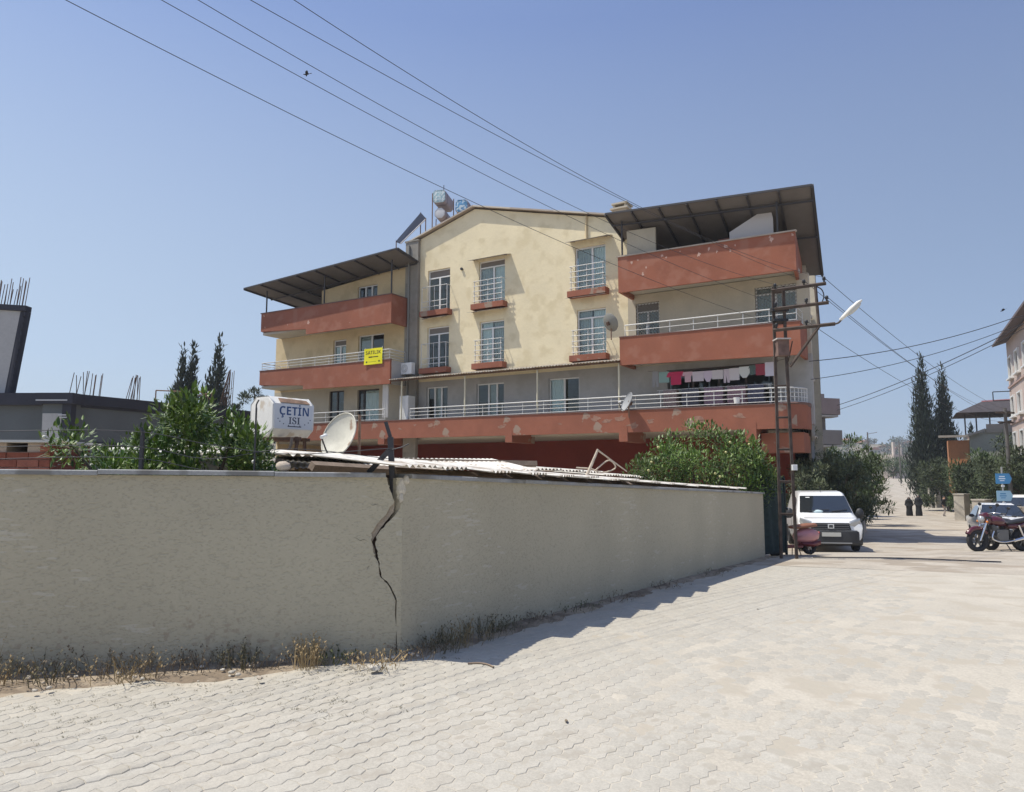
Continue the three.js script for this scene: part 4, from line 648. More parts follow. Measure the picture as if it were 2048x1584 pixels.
{ // brick hut at the far left
  const h = thing('brick_hut', 'small red brick hut with a white slab roof behind the left wall', 'hut', [-6.0, 0, -9.55], 0.1);
  const bm = [[0.30, 0.10, 0.065], [0.26, 0.085, 0.055], [0.33, 0.125, 0.085]].map((c, i) => mottle(c, { size: 0.5, n: 128, amp: 0.25, grain: 0.2, s: 170 + i, rough: 0.95 })), mo = mottle([0.50, 0.42, 0.36], { size: 0.6, n: 128, amp: 0.2, grain: 0.2, s: 175 });
  const bl = 0.27, bh = 0.082, j = 0.016, bg = planarUV(slab(rect(0, bl - j, 0, bh), 0.1, 0, [], 0.004)), bhG = planarUV(slab(rect(0, bl / 2 - j, 0, bh), 0.1, 0, [], 0.004));
  mk('mortar_bed', [box(-2.6, -0.02, 0.0, 1.865, -0.9, 0.085), box(-2.6, -0.56, 1.865, 1.98, -0.9, 0.085), box(-0.30, -0.02, 1.865, 1.98, -0.9, 0.085)], mo, h);
  for (let r = 0; r < 20; r++) { const y = 0.01 + r * (bh + j); if (y + bh > 1.97 || y < 1.25) continue; for (let k = 0; k < 9; k++) { const x = -bl * (k + 1) - (r % 2) * bl / 2; if (x < -2.5) continue; const half = r % 2 === 0 && 0; if (y > 1.80 && x + bl > -0.60 && x < -0.34) continue; const m = same('brick', bg, bm[Math.floor(rnd() * 3)], h); m.position.set(x, y, (rnd() - 0.5) * 0.006); } if (r % 2) { const m = same('brick', bhG, bm[Math.floor(rnd() * 3)], h); m.position.set(-bl / 2, y, 0); } }
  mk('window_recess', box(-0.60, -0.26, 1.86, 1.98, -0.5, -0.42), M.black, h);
  mk('slab_roof', [slab([[-2.8, 0], [0.12, 0], [0.12, 0.03], [-2.8, 0.03]], 1.3, -1.05).translate(0, 1.985, 0), beam([0.1, 1.995, 0.1], [0.32, 1.95, 0.05], 0.03, 0.4)], std([0.66, 0.64, 0.58], 0.8), h);
  mk('side_brick_wall', box(-0.018, 0.02, 0, 1.97, -0.9, 0.08), bm[1], h);
  const gw = thing('grey_outhouse', 'grey rendered outhouse wall under white sheets between hut and orange tree', 'hut', [-5.1, 0, -10.4], 0.1);
  mk('wall', box(-0.75, 1.3, 0, 1.82, -0.8, 0), mottle([0.20, 0.195, 0.175], { size: 2, n: 128, amp: 0.2, grain: 0.15, s: 178 }), gw);
  mk('roof_sheet', sheet8([-0.9, 1.93, 0.12], [0.6, 1.87, 0.12], [0.6, 1.95, -1.1], [-0.9, 2.0, -1.1], 0.02), asb, gw); mk('roof_sheet', sheet8([0.5, 1.84, 0.2], [1.6, 1.80, 0.2], [1.6, 1.95, -1.0], [0.5, 1.98, -1.0], 0.02), asb, gw);
}
// ---------- street furniture: poles, wires ----------
const AD = V(0.83, 0, 0.56).normalize();
const armPt = (s, y) => [6.50 + AD.x * s, y, -17.6 + AD.z * s];
const steelP = mottle([0.075, 0.055, 0.045], { size: 0.7, n: 128, amp: 0.5, grain: 0.2, s: 201 });
{
  const p = thing('utility_pole', 'twin legged rusty steel utility pole with three crossarms by the wall end', 'utility pole', [6.62, G(6.6, -17.7), -17.7]);
  const L = (x, y, z) => [x - 6.62, y - p.position.y, z + 17.7], y0 = p.position.y - 0.3;
  for (const [x, z] of [[6.50, -17.76], [6.78, -17.62]]) mk('leg', [beam(L(x + (x > 6.6 ? 0.02 : -0.02), y0, z), L(x - (x > 6.6 ? 0.05 : -0.03), 6.2, z), 0.065, 0.05)], steelP, p);
  for (let y = 0.6; y < 6.1; y += 0.78) mk('batten', beam(L(6.50, y, -17.74), L(6.76, y, -17.64), 0.05, 0.02), steelP, p);
  for (const [y, a, b] of [[6.09, -0.06, 1.2], [5.62, -0.06, 1.24], [5.09, -0.06, 1.36]]) { const A = part('crossarm', p); mk('bar', beam(L(...armPt(a, y)), L(...armPt(b, y)), 0.07, 0.06), steelP, A); for (const s of (y > 6 ? [0.02, 0.70, 1.16] : y > 5.3 ? [0.02, 0.74, 1.2] : [0.02, 0.72])) { const q = armPt(s, y); mk('insulator', new THREE.LatheGeometry([[0.001, 0], [0.02, 0], [0.02, 0.05], [0.045, 0.06], [0.03, 0.09], [0.045, 0.10], [0.025, 0.14], [0.001, 0.145]].map(v => new THREE.Vector2(...v)), 10).translate(...L(q[0], y + 0.03, q[2])), M.black, A); } }
  mk('hanger', [beam(L(...armPt(0.96, 6.08)), L(...armPt(1.0, 5.06)), 0.05), beam(L(...armPt(1.0, 5.06)), L(...armPt(0.30, 4.15)), 0.05)], steelP, p);
  mk('cable_loop', tube([L(...armPt(0.98, 6.05)), L(...armPt(1.1, 5.95)), L(...armPt(1.14, 5.78)), L(...armPt(1.1, 5.66))], 0.014, 16), M.black, p);
  const bx = part('junction_box', p); mk('case', slab(rect(-0.13, 0.13, -0.22, 0.16), 0.2, -0.1, [], 0.01).translate(...L(6.62, 4.66, -17.55)), mottle([0.16, 0.10, 0.08], { size: 0.5, n: 64, amp: 0.4, s: 203 }), bx); mk('lid', box(-0.17, 0.17, 0.17, 0.20, -0.16, 0.16).translate(...L(6.62, 4.66, -17.55)), std([0.5, 0.45, 0.42], 0.7), bx);
  mk('bracket', [beam(L(6.44, 4.8, -17.6), L(6.52, 4.3, -17.6), 0.02), beam(L(6.86, 4.8, -17.5), L(6.76, 4.3, -17.55), 0.02)], steelP, p);
  mk('meter_box', slab(rect(-0.05, 0.05, -0.06, 0.06), 0.08, 0, [], 0.008).translate(...L(6.80, 1.72, -17.58)), M.white, p);
  mk('mid_clamp', [box(-0.2, 0.2, -0.05, 0.05, -0.1, 0.1).translate(...L(6.64, 5.62, -17.68)), box(-0.18, 0.18, -0.03, 0.03, -0.09, 0.09).translate(...L(6.64, 5.35, -17.68))], M.black, p);
  const lp = thing('street_lamp', 'white street lamp head tilted up on the lowest crossarm', 'street lamp', armPt(1.36, 5.09)); lp.rotation.set(0, Math.atan2(AD.x, AD.z) - Math.PI / 2, 0);
  mk('arm_tube', tube([[-0.08, 0, 0], [0.06, 0.01, 0], [0.16, 0.1, 0]], 0.022, 10), steelP, lp);
  const hd = part('lamp_head', lp); hd.position.set(0.12, 0.07, 0); hd.rotation.z = 0.72;
  mk('housing', loft([[0, 0.05, 0.045], [0.12, 0.075, 0.06], [0.35, 0.115, 0.075], [0.55, 0.09, 0.06], [0.64, 0.03, 0.02]].map(([x, w, h]) => { const o = []; for (let i = 0; i < 10; i++) { const a = i / 10 * 2 * Math.PI; o.push([x, Math.sin(a) * h * (Math.sin(a) < 0 ? 0.5 : 1), Math.cos(a) * w]); } return o; })), std([0.72, 0.71, 0.66], 0.4), hd);
  mk('lens', ball(0.38, -0.03, 0, 0.2, 0.05, 0.085, 14), std([0.55, 0.57, 0.56], 0.15), hd);
}
const wireM = std([0.03, 0.03, 0.035], 0.6);
{ // overhead conductors running over the wall to the upper left
  const W = [[armPt(0.02, 5.24), [-4.08, 5.9, -6.22], 0.27, 'lowest of the five overhead wires crossing the sky'], [armPt(0.02, 5.77), [-3.54, 6.35, -6.87], 0.27, 'second lowest overhead wire crossing the sky'], [armPt(0.02, 6.24), [-3.17, 6.35, -6.87], 0.37, 'middle one of the five overhead wires crossing the sky'], [armPt(0.70, 6.24), [-2.64, 6.35, -6.87], 0.2, 'second highest overhead wire crossing the sky'], [armPt(1.16, 6.24), [-2.2, 6.35, -6.87], 0.44, 'highest of the five overhead wires crossing the sky']];
  const ends = [];
  for (const [a, b, s, l] of W) { const P = []; for (let i = 0; i <= 40; i++) { const t = i / 40 * 1.34; P.push(a.map((v, k) => v + (b[k] - v) * t - (k === 1 ? 4 * s * t * (1 - t) : 0))); } ends.push(P[40]); tag(mk('overhead_wire', tube(P, 0.0042, 90, 5), wireM), l, 'wire', 'overhead wires over the wall'); }
  const y0 = G(-7, -2.6), q = thing('utility_pole', 'plain steel pole outside the left edge that carries the overhead wires', 'utility pole', [-7.3, y0, -2.4]);
  mk('leg', beam([0, -0.2, 0], [0, 8.3, 0], 0.14), steelP, q);
  ends.forEach(e => mk('crossarm', beam([-0.1, e[1] - y0, e[2] * 0 + 0.0], [e[0] + 7.3, e[1] - y0, e[2] + 2.4], 0.05), steelP, q));
  // from the pole on down the street
  const fp = thing('far_pole', 'slim grey utility pole beyond the trees at the right', 'utility pole', [30.7, G(30, -45), -45]);
  mk('shaft', rod([0, -0.2, 0], [0, 7.2, 0], 0.14, 0.09, 8), std([0.12, 0.115, 0.11], 0.8), fp); mk('crossarm', [beam([-0.7, 6.9, 0.2], [0.7, 6.9, -0.2], 0.09), beam([-0.6, 6.3, 0.2], [0.6, 6.3, -0.2], 0.09)], steelP, fp);
  const Fw = [[armPt(1.16, 6.24), [31.3, 5.35, -45.1]], [armPt(0.70, 6.24), [30.2, 5.35, -44.9]], [armPt(1.2, 5.77), [31.2, 4.75, -45.1]], [armPt(0.72, 5.24), [30.2, 4.75, -44.9]]];
  const nm = ['topmost', 'second', 'third', 'lowest'];
  Fw.forEach(([a, b], j) => { const P = []; for (let i = 0; i <= 24; i++) { const t = i / 24; P.push(a.map((v, k) => v + (b[k] - v) * t - (k === 1 ? 4 * 0.5 * t * (1 - t) : 0))); } tag(mk('street_wire', tube(P, 0.007, 40, 5), wireM), nm[j] + ' thin wire from the steel pole to the far grey pole', 'wire', 'wires along the street'); });
  const C = [[onB(19.5, 5.85, 0.25), [21.2, 8.1, -30], [27, 9.35, -31], 0.016, 'upper thick cable from the building corner to the right edge'], [onB(19.52, 5.15, 0.2), [21.2, 7.75, -30], [27, 9.15, -31], 0.013, 'lower thick cable from the building corner to the right edge'], [[27.0, 7.15, -60], [28.2, 9.6, -40], [28.6, 11.4, -33], 0.025, 'double cable sagging behind the cypresses towards the right building'], [[27.0, 6.75, -60], [28.0, 9.25, -40], [28.4, 11.0, -33], 0.02, 'thin cable under the double cable behind the cypresses']];
  for (const [a, m, b, r, l] of C) { const P = []; for (let i = 0; i <= 24; i++) { const t = i / 24, u = t < 0.6 ? t / 0.6 : 1; const q2 = t < 0.6 ? a.map((v, k) => v + (m[k] - v) * u - (k === 1 ? 4 * 0.28 * u * (1 - u) : 0)) : m.map((v, k) => v + (b[k] - v) * (t - 0.6) / 0.4); P.push(q2); } tag(mk('service_cable', tube(P, r, 60, 5), wireM), l, 'cable', 'cables to the right'); }
}
{ // hose on the road
  const pts = [[1640, 7.35, -18.0], [0, 8.4, -17.9], [0, 9.3, -17.75], [0, 9.9, -17.4], [0, 10.5, -16.9], [0, 11.0, -16.6]].map(([, x, z]) => [x, G(x, z) + 0.012, z]);
  tag(mk('road_hose', tube(pts, 0.016, 60, 6), M.black), 'thin dark hose lying across the road in front of the van', 'hose');
}
// ---------- vehicles ----------
const paintW = new THREE.MeshPhysicalMaterial({ color: lin(0.78, 0.78, 0.77), roughness: 0.35, clearcoat: 0.8, clearcoatRoughness: 0.1 });
const plasticD = std([0.028, 0.029, 0.031], 0.55), lampG = new THREE.MeshPhysicalMaterial({ color: lin(0.45, 0.46, 0.46), roughness: 0.08, clearcoat: 1, metalness: 0.3 });
function wheel(parent, x, y, z, r, w, axis = 'x', name = 'wheel', rimMat = std([0.35, 0.35, 0.36], 0.4, { metalness: 0.6 })) {
  const g = part(name, parent); g.position.set(x, y, z); if (axis === 'x') g.rotation.z = Math.PI / 2;
  const pr = [[r * 0.62, -w / 2], [r * 0.9, -w / 2], [r, -w * 0.32], [r, w * 0.32], [r * 0.9, w / 2], [r * 0.62, w / 2], [r * 0.6, 0], [r * 0.62, -w / 2]].map(v => new THREE.Vector2(...v));
  mk('tyre', new THREE.LatheGeometry(pr, 28), M.rubber, g);
  const rim = [new THREE.CylinderGeometry(r * 0.62, r * 0.62, w * 0.5, 24, 1, true), new THREE.CylinderGeometry(r * 0.14, r * 0.14, w * 0.8, 12)]; for (let i = 0; i < 6; i++) rim.push(new THREE.BoxGeometry(r * 0.55, w * 0.3, r * 0.12).translate(r * 0.33, 0, 0).rotateY(i * Math.PI / 3));
  mk('rim', rim, rimMat, g); return g;
}
function carRing(z, yb, lv, yt, wt) { // lv: list of [y, half width] below the roof, symmetrical ring
  const L = [[yb, lv[0] * 0.92], [yb + 0.12, lv[0]], [yb + 0.38, lv[1]], [Math.min(yt - 0.10, lv[3]), lv[2]], [yt - 0.05, wt], [yt, wt * 0.86]];
  return [...L.map(([y, w]) => [w, y, z]), ...L.slice().reverse().map(([y, w]) => [-w, y, z])];
}
function makeVan(label, pos, turn) {
  const v = thing('van', label, 'van', pos, turn);   // front towards local +z
  const st = [[-2.14, 0.40, 1.55, 0.60], [-2.10, 0.30, 1.74, 0.66], [-1.6, 0.26, 1.82, 0.68], [-0.4, 0.26, 1.83, 0.69], [0.30, 0.26, 1.79, 0.685], [0.52, 0.26, 1.72, 0.685], [1.28, 0.26, 1.16, 0.80], [1.42, 0.26, 1.09, 0.80], [1.95, 0.26, 0.98, 0.76], [2.10, 0.30, 0.90, 0.70], [2.16, 0.36, 0.78, 0.62]];
  mk('body', loft(st.map(([z, yb, yt, wt]) => carRing(z, yb, [0.84, 0.875, 0.87, 1.02], yt, wt))), paintW, v);
  const ws = part('windscreen', v);
  const e = 0.006, P = (x, y, z) => [x, y + e, z + e];
  const nq = 10, curve = t => { const c = []; for (let i = 0; i <= nq; i++) { const x = -1 + 2 * i / nq, y = 1.135 + (1.665 - 1.135) * t, z = 1.31 + (0.60 - 1.31) * t, w = 0.755 - 0.10 * t; c.push([x * w, y + 0.012, z + 0.045 - 0.03 * x * x]); } return c; };
  const r0 = curve(0.02), r1 = curve(0.5), r2 = curve(0.97), f = []; for (let i = 0; i < nq; i++) f.push([r0[i], r0[i + 1], r1[i + 1], r1[i]], [r1[i], r1[i + 1], r2[i + 1], r2[i]]);
  mk('glass', poly(f), M.darkGlass, ws); mk('wiper', [rod([-0.5, 1.19, 1.335], [0.1, 1.24, 1.28], 0.012), rod([0.15, 1.18, 1.335], [0.62, 1.24, 1.25], 0.012)], M.black, ws);
  mk('visor_sticker', poly([[[-0.5, 1.62, 0.735], [-0.38, 1.62, 0.735], [-0.38, 1.60, 0.765], [-0.5, 1.60, 0.765]]]), M.white, ws);
  for (const s of [-1, 1]) {
    mk('side_window', poly([[[s * 0.862, 1.06, 0.95], [s * 0.862, 1.06, 0.05], [s * 0.735, 1.62, 0.02], [s * 0.735, 1.62, 0.40]].sort(() => 0)]).translate(s * 0.012, 0, 0), Object.assign(M.darkGlass.clone(), { side: THREE.DoubleSide }), v);
    const hl = part('headlight', v); mk('lens', loft([[0, 1], [0.05, 0.9]].map(([d, k]) => [[0.83, 0.98], [0.52, 0.90], [0.50, 0.82], [0.66, 0.74], [0.86, 0.80]].map(([x, y]) => [s * (0.7 + (x - 0.7) * k), 0.87 + (y - 0.86) * k * 1.15, 2.15 - (x - 0.5) * 0.36 + d]))), Object.assign(lampG.clone(), { side: THREE.DoubleSide }), hl);
    const mr = part('side_mirror', v); mk('housing', [ball(s * 1.02, 1.12, 0.98, 0.12, 0.16, 0.08, 12), beam([s * 0.82, 1.06, 0.98], [s * 1.0, 1.09, 0.98], 0.06)], plasticD, mr);
    mk('fog_lamp', new THREE.CylinderGeometry(0.06, 0.06, 0.03, 14).rotateX(Math.PI / 2).translate(s * 0.62, 0.42, 2.19), lampG, v);
    mk('door_seam', [box(s > 0 ? 0.874 : -0.882, s > 0 ? 0.882 : -0.874, 0.5, 1.05, 0.985, 1.0), box(s > 0 ? 0.874 : -0.882, s > 0 ? 0.882 : -0.874, 0.5, 1.05, -0.1, -0.085)], M.black, v);
    wheel(v, s * 0.78, 0.31, 1.36, 0.31, 0.2); wheel(v, s * 0.78, 0.31, -1.42, 0.31, 0.2);
    mk('wheel_arch', [new THREE.TorusGeometry(0.36, 0.03, 6, 20, Math.PI).rotateY(Math.PI / 2).translate(s * 0.872, 0.31, 1.36), new THREE.TorusGeometry(0.36, 0.03, 6, 20, Math.PI).rotateY(Math.PI / 2).translate(s * 0.872, 0.31, -1.42)], plasticD, v);
  }
  mk('bumper', loft([[1.75, 0.885, 0.22, 0.62], [2.08, 0.87, 0.20, 0.66], [2.20, 0.72, 0.22, 0.64], [2.235, 0.5, 0.27, 0.60]].map(([z, w, a, b]) => [[w, a + 0.04, z], [w, b - 0.05, z], [w - 0.06, b, z], [-w + 0.06, b, z], [-w, b - 0.05, z], [-w, a + 0.04, z], [-w + 0.06, a, z], [w - 0.06, a, z]])), plasticD, v);
  const gr = part('grille', v); mk('backing', slab([[-0.56, 0.66], [0.56, 0.66], [0.50, 0.86], [-0.50, 0.86]], 0.05, 2.14), M.black, gr);
  for (let i = 0; i < 3; i++) mk('slat', beam([-0.5, 0.70 + i * 0.06, 2.20], [0.5, 0.70 + i * 0.06, 2.20], 0.014, 0.02), std([0.2, 0.2, 0.2], 0.3, { metalness: 0.7 }), gr);
  mk('emblem', [box(-0.085, -0.055, 0.70, 0.83, 2.20, 2.225), box(0.055, 0.085, 0.70, 0.83, 2.20, 2.225), box(-0.055, 0.055, 0.80, 0.83, 2.20, 2.225), box(-0.045, 0.045, 0.70, 0.725, 2.20, 2.225)], M.chrome, gr);
  mk('number_plate', slab(rect(-0.26, 0.26, 0.47, 0.58), 0.012, 2.238, [], 0.003), std([0.50, 0.50, 0.46], 0.5), v);
  mk('lower_lip', beam([-0.55, 0.28, 2.23], [0.55, 0.28, 2.23], 0.03), std([0.3, 0.3, 0.3], 0.5), v);
  mk('antenna', rod([0, 1.78, 0.36], [0, 1.98, 0.30], 0.008), M.black, v);
  mk('bonnet_seam', [beam([-0.70, 1.005, 1.95], [0.70, 1.005, 1.95], 0.008)], M.black, v);
  mk('dashboard_item', ball(-0.22, 1.17, 1.30, 0.16, 0.06, 0.05, 10), std([0.55, 0.68, 0.70], 0.5), v);
  return v;
}
const van = makeVan('white panel van with a black bumper parked beyond the wall end', [10.05, G(10, -22.9), -23.9], -0.27);
van.rotation.x = -0.03;
const van2 = van.clone(); van2.name = numbered('van'); van2.position.set(29.3, G(29, -42), -42.5); van2.rotation.y = -0.9; tag(van2, 'distant white van behind the blue direction signs', 'van'); scene.add(van2);
{ // white saloon car
  const c = thing('car', 'white saloon car partly hidden by the red motorcycle', 'car', [18.35, G(18.3, -27.2), -27.7], -0.45);
  const st = [[-2.1, 0.42, 0.80, 0.55], [-2.05, 0.3, 0.92, 0.66], [-1.5, 0.26, 0.98, 0.68], [-0.95, 0.26, 1.36, 0.56], [-0.3, 0.26, 1.42, 0.56], [0.25, 0.26, 1.38, 0.56], [0.98, 0.26, 0.98, 0.70], [1.1, 0.26, 0.95, 0.72], [1.8, 0.26, 0.86, 0.70], [2.02, 0.30, 0.76, 0.66], [2.08, 0.36, 0.66, 0.58]];
  mk('body', loft(st.map(([z, yb, yt, wt]) => carRing(z, yb, [0.78, 0.82, 0.81, 0.86], yt, wt))), paintW, c);
  mk('windscreen', poly([[[-0.68, 0.99, 1.02], [0.68, 0.99, 1.02], [0.54, 1.36, 0.35], [-0.54, 1.36, 0.35]]]).translate(0, 0.012, 0.012), M.darkGlass, c);
  for (const s of [-1, 1]) { const hl = part('headlight', c); mk('lens', slab([[s * 0.42, 0.62], [s * 0.74, 0.62], [s * 0.74, 0.74], [s * 0.44, 0.75]], 0.08, 2.0, [], 0.01), lampG, hl); wheel(c, s * 0.72, 0.28, 1.3, 0.28, 0.17); wheel(c, s * 0.72, 0.28, -1.25, 0.28, 0.17); mk('side_mirror', [ball(s * 0.93, 0.98, 0.75, 0.09, 0.06, 0.05, 10), beam([s * 0.78, 0.95, 0.75], [s * 0.88, 0.97, 0.75], 0.03)], M.black, c); mk('side_window', poly([[[s * 0.80, 0.93, 0.8], [s * 0.80, 0.93, -0.9], [s * 0.62, 1.30, -0.7], [s * 0.62, 1.30, 0.28]]]).translate(s * 0.014, 0, 0), Object.assign(M.darkGlass.clone(), { side: THREE.DoubleSide }), c); }
  mk('grille', slab(rect(-0.36, 0.36, 0.62, 0.73), 0.04, 2.07, [], 0.005), M.black, c); mk('bumper', loft([[1.8, 0.82, 0.26, 0.56], [2.1, 0.78, 0.26, 0.56], [2.16, 0.6, 0.30, 0.52]].map(([z, w, a, b]) => [[w, a, z], [w, b, z], [-w, b, z], [-w, a, z]])), paintW, c); mk('number_plate', box(-0.26, 0.26, 0.38, 0.49, 2.162, 2.172), std([0.6, 0.6, 0.58], 0.5), c);
}
function motorcycle(label, pos, turn, red) {
  const m = thing('motorcycle', label, 'motorcycle', pos, turn); m.rotation.z = -0.0; // front towards local -x
  const rm = std([0.12, 0.12, 0.12], 0.4, { metalness: 0.6 });
  const wf = wheel(m, -0.68, 0.30, 0, 0.30, 0.11, 'z', 'front_wheel', rm); wf.rotation.set(Math.PI / 2, 0, 0); const wr = wheel(m, 0.64, 0.30, 0, 0.30, 0.13, 'z', 'rear_wheel', rm); wr.rotation.set(Math.PI / 2, 0, 0);
  const fork = part('front_fork', m); for (const s of [-1, 1]) mk('fork_leg', rod([-0.68, 0.30, s * 0.10], [-0.40, 0.92, s * 0.10], 0.026), M.chrome, fork); mk('fender', new THREE.TorusGeometry(0.32, 0.065, 8, 18, 2.0).rotateZ(0.6).scale(1, 1, 1.0).translate(-0.68, 0.30, 0), red, fork); mk('triple_clamp', box(-0.48, -0.36, 0.88, 0.93, -0.13, 0.13), M.black, fork);
  mk('headlight', [ball(-0.53, 0.86, 0, 0.09, 0.1, 0.1, 12)], lampG, m); mk('headlight_cowl', loft([[-0.56, 0.05, 0.80, 0.98], [-0.42, 0.15, 0.74, 1.04], [-0.30, 0.12, 0.78, 0.98]].map(([x, w, a, b]) => [[x, a, -w], [x, b, -w * 0.7], [x, b, w * 0.7], [x, a, w]])), red, m);
  const hb = part('handlebar', m); mk('bar', tube([[-0.22, 1.02, -0.38], [-0.36, 1.04, -0.2], [-0.40, 0.98, 0], [-0.36, 1.04, 0.2], [-0.22, 1.02, 0.38]], 0.014, 20), M.chrome, hb); for (const s of [-1, 1]) { mk('grip', rod([-0.24, 1.02, s * 0.35], [-0.16, 1.01, s * 0.44], 0.022), M.black, hb); mk('mirror', [rod([-0.32, 1.04, s * 0.24], [-0.30, 1.22, s * 0.30], 0.007), ball(-0.29, 1.25, s * 0.31, 0.02, 0.045, 0.065, 10)], M.black, hb); }
  mk('fuel_tank', loft([[-0.34, 0.09, 0.74, 0.88], [-0.2, 0.15, 0.68, 0.95], [0.0, 0.15, 0.66, 0.92], [0.16, 0.08, 0.68, 0.80]].map(([x, w, a, b]) => { const o = []; for (let i = 0; i < 12; i++) { const t = i / 12 * 2 * Math.PI; o.push([x, (a + b) / 2 + Math.sin(t) * (b - a) / 2, Math.cos(t) * w]); } return o; })), red, m);
  mk('seat', loft([[0.06, 0.08, 0.72, 0.80], [0.2, 0.13, 0.70, 0.80], [0.55, 0.14, 0.74, 0.86], [0.80, 0.09, 0.80, 0.90]].map(([x, w, a, b]) => { const o = []; for (let i = 0; i < 10; i++) { const t = i / 10 * 2 * Math.PI; o.push([x, (a + b) / 2 + Math.sin(t) * (b - a) / 2, Math.cos(t) * w]); } return o; })), M.black, m);
  mk('tail', loft([[0.2, 0.10, 0.60, 0.72], [0.55, 0.11, 0.62, 0.76], [0.88, 0.04, 0.76, 0.84]].map(([x, w, a, b]) => [[x, a, -w], [x, b, -w], [x, b, w], [x, a, w]])), red, m);
  mk('engine', [box(-0.2, 0.14, 0.28, 0.58, -0.13, 0.13), rod([-0.12, 0.42, -0.16], [-0.12, 0.42, 0.17], 0.10, 0.10, 14), rod([-0.16, 0.58, 0], [-0.24, 0.72, 0], 0.09, 0.08, 12), ...[0, 1, 2, 3].map(i => box(-0.33, -0.11, 0.58 + i * 0.03, 0.592 + i * 0.03, -0.11, 0.11))], std([0.16, 0.16, 0.16], 0.45, { metalness: 0.5 }), m);
  mk('frame', [beam([-0.40, 0.86, 0], [-0.30, 0.40, 0], 0.04), beam([-0.30, 0.34, 0], [0.30, 0.34, 0], 0.04), beam([0.2, 0.34, 0.08], [0.64, 0.30, 0.09], 0.035), beam([0.2, 0.34, -0.08], [0.64, 0.30, -0.09], 0.035), beam([0.30, 0.36, 0], [0.22, 0.72, 0], 0.04)], M.black, m);
  mk('shock', [rod([0.60, 0.34, 0.12], [0.46, 0.70, 0.12], 0.028), rod([0.60, 0.34, -0.12], [0.46, 0.70, -0.12], 0.028)], M.chrome, m);
  mk('exhaust', [tube([[-0.26, 0.55, 0.1], [-0.34, 0.36, 0.13], [-0.1, 0.26, 0.15], [0.3, 0.30, 0.16]], 0.022, 20), rod([0.28, 0.30, 0.16], [0.85, 0.42, 0.17], 0.045, 0.05, 10)], M.chrome, m);
  mk('side_stand', rod([0.02, 0.30, 0.1], [0.08, 0.0, 0.28], 0.014), M.black, m); mk('rear_rack', [beam([0.74, 0.86, 0.1], [0.98, 0.9, 0.1], 0.015), beam([0.74, 0.86, -0.1], [0.98, 0.9, -0.1], 0.015), beam([0.98, 0.9, -0.1], [0.98, 0.9, 0.1], 0.015)], M.chrome, m);
  mk('indicator', [ball(-0.5, 0.8, 0.17, 0.03), ball(-0.5, 0.8, -0.17, 0.03)], std([0.8, 0.25, 0.03], 0.3), m);
  return m;
}
const redM = new THREE.MeshPhysicalMaterial({ color: lin(0.085, 0.004, 0.008), roughness: 0.3, clearcoat: 1, clearcoatRoughness: 0.08 });
motorcycle('dark red motorcycle with a chrome exhaust parked at the right edge', [15.0, G(15, -22.6), -22.6], 0.12, redM).scale.setScalar(1.14);
motorcycle('dark motorcycle parked behind the red one at the right edge', [15.75, G(15.8, -23.2), -23.3], 0.22, std([0.04, 0.04, 0.045], 0.35)).scale.setScalar(1.05);
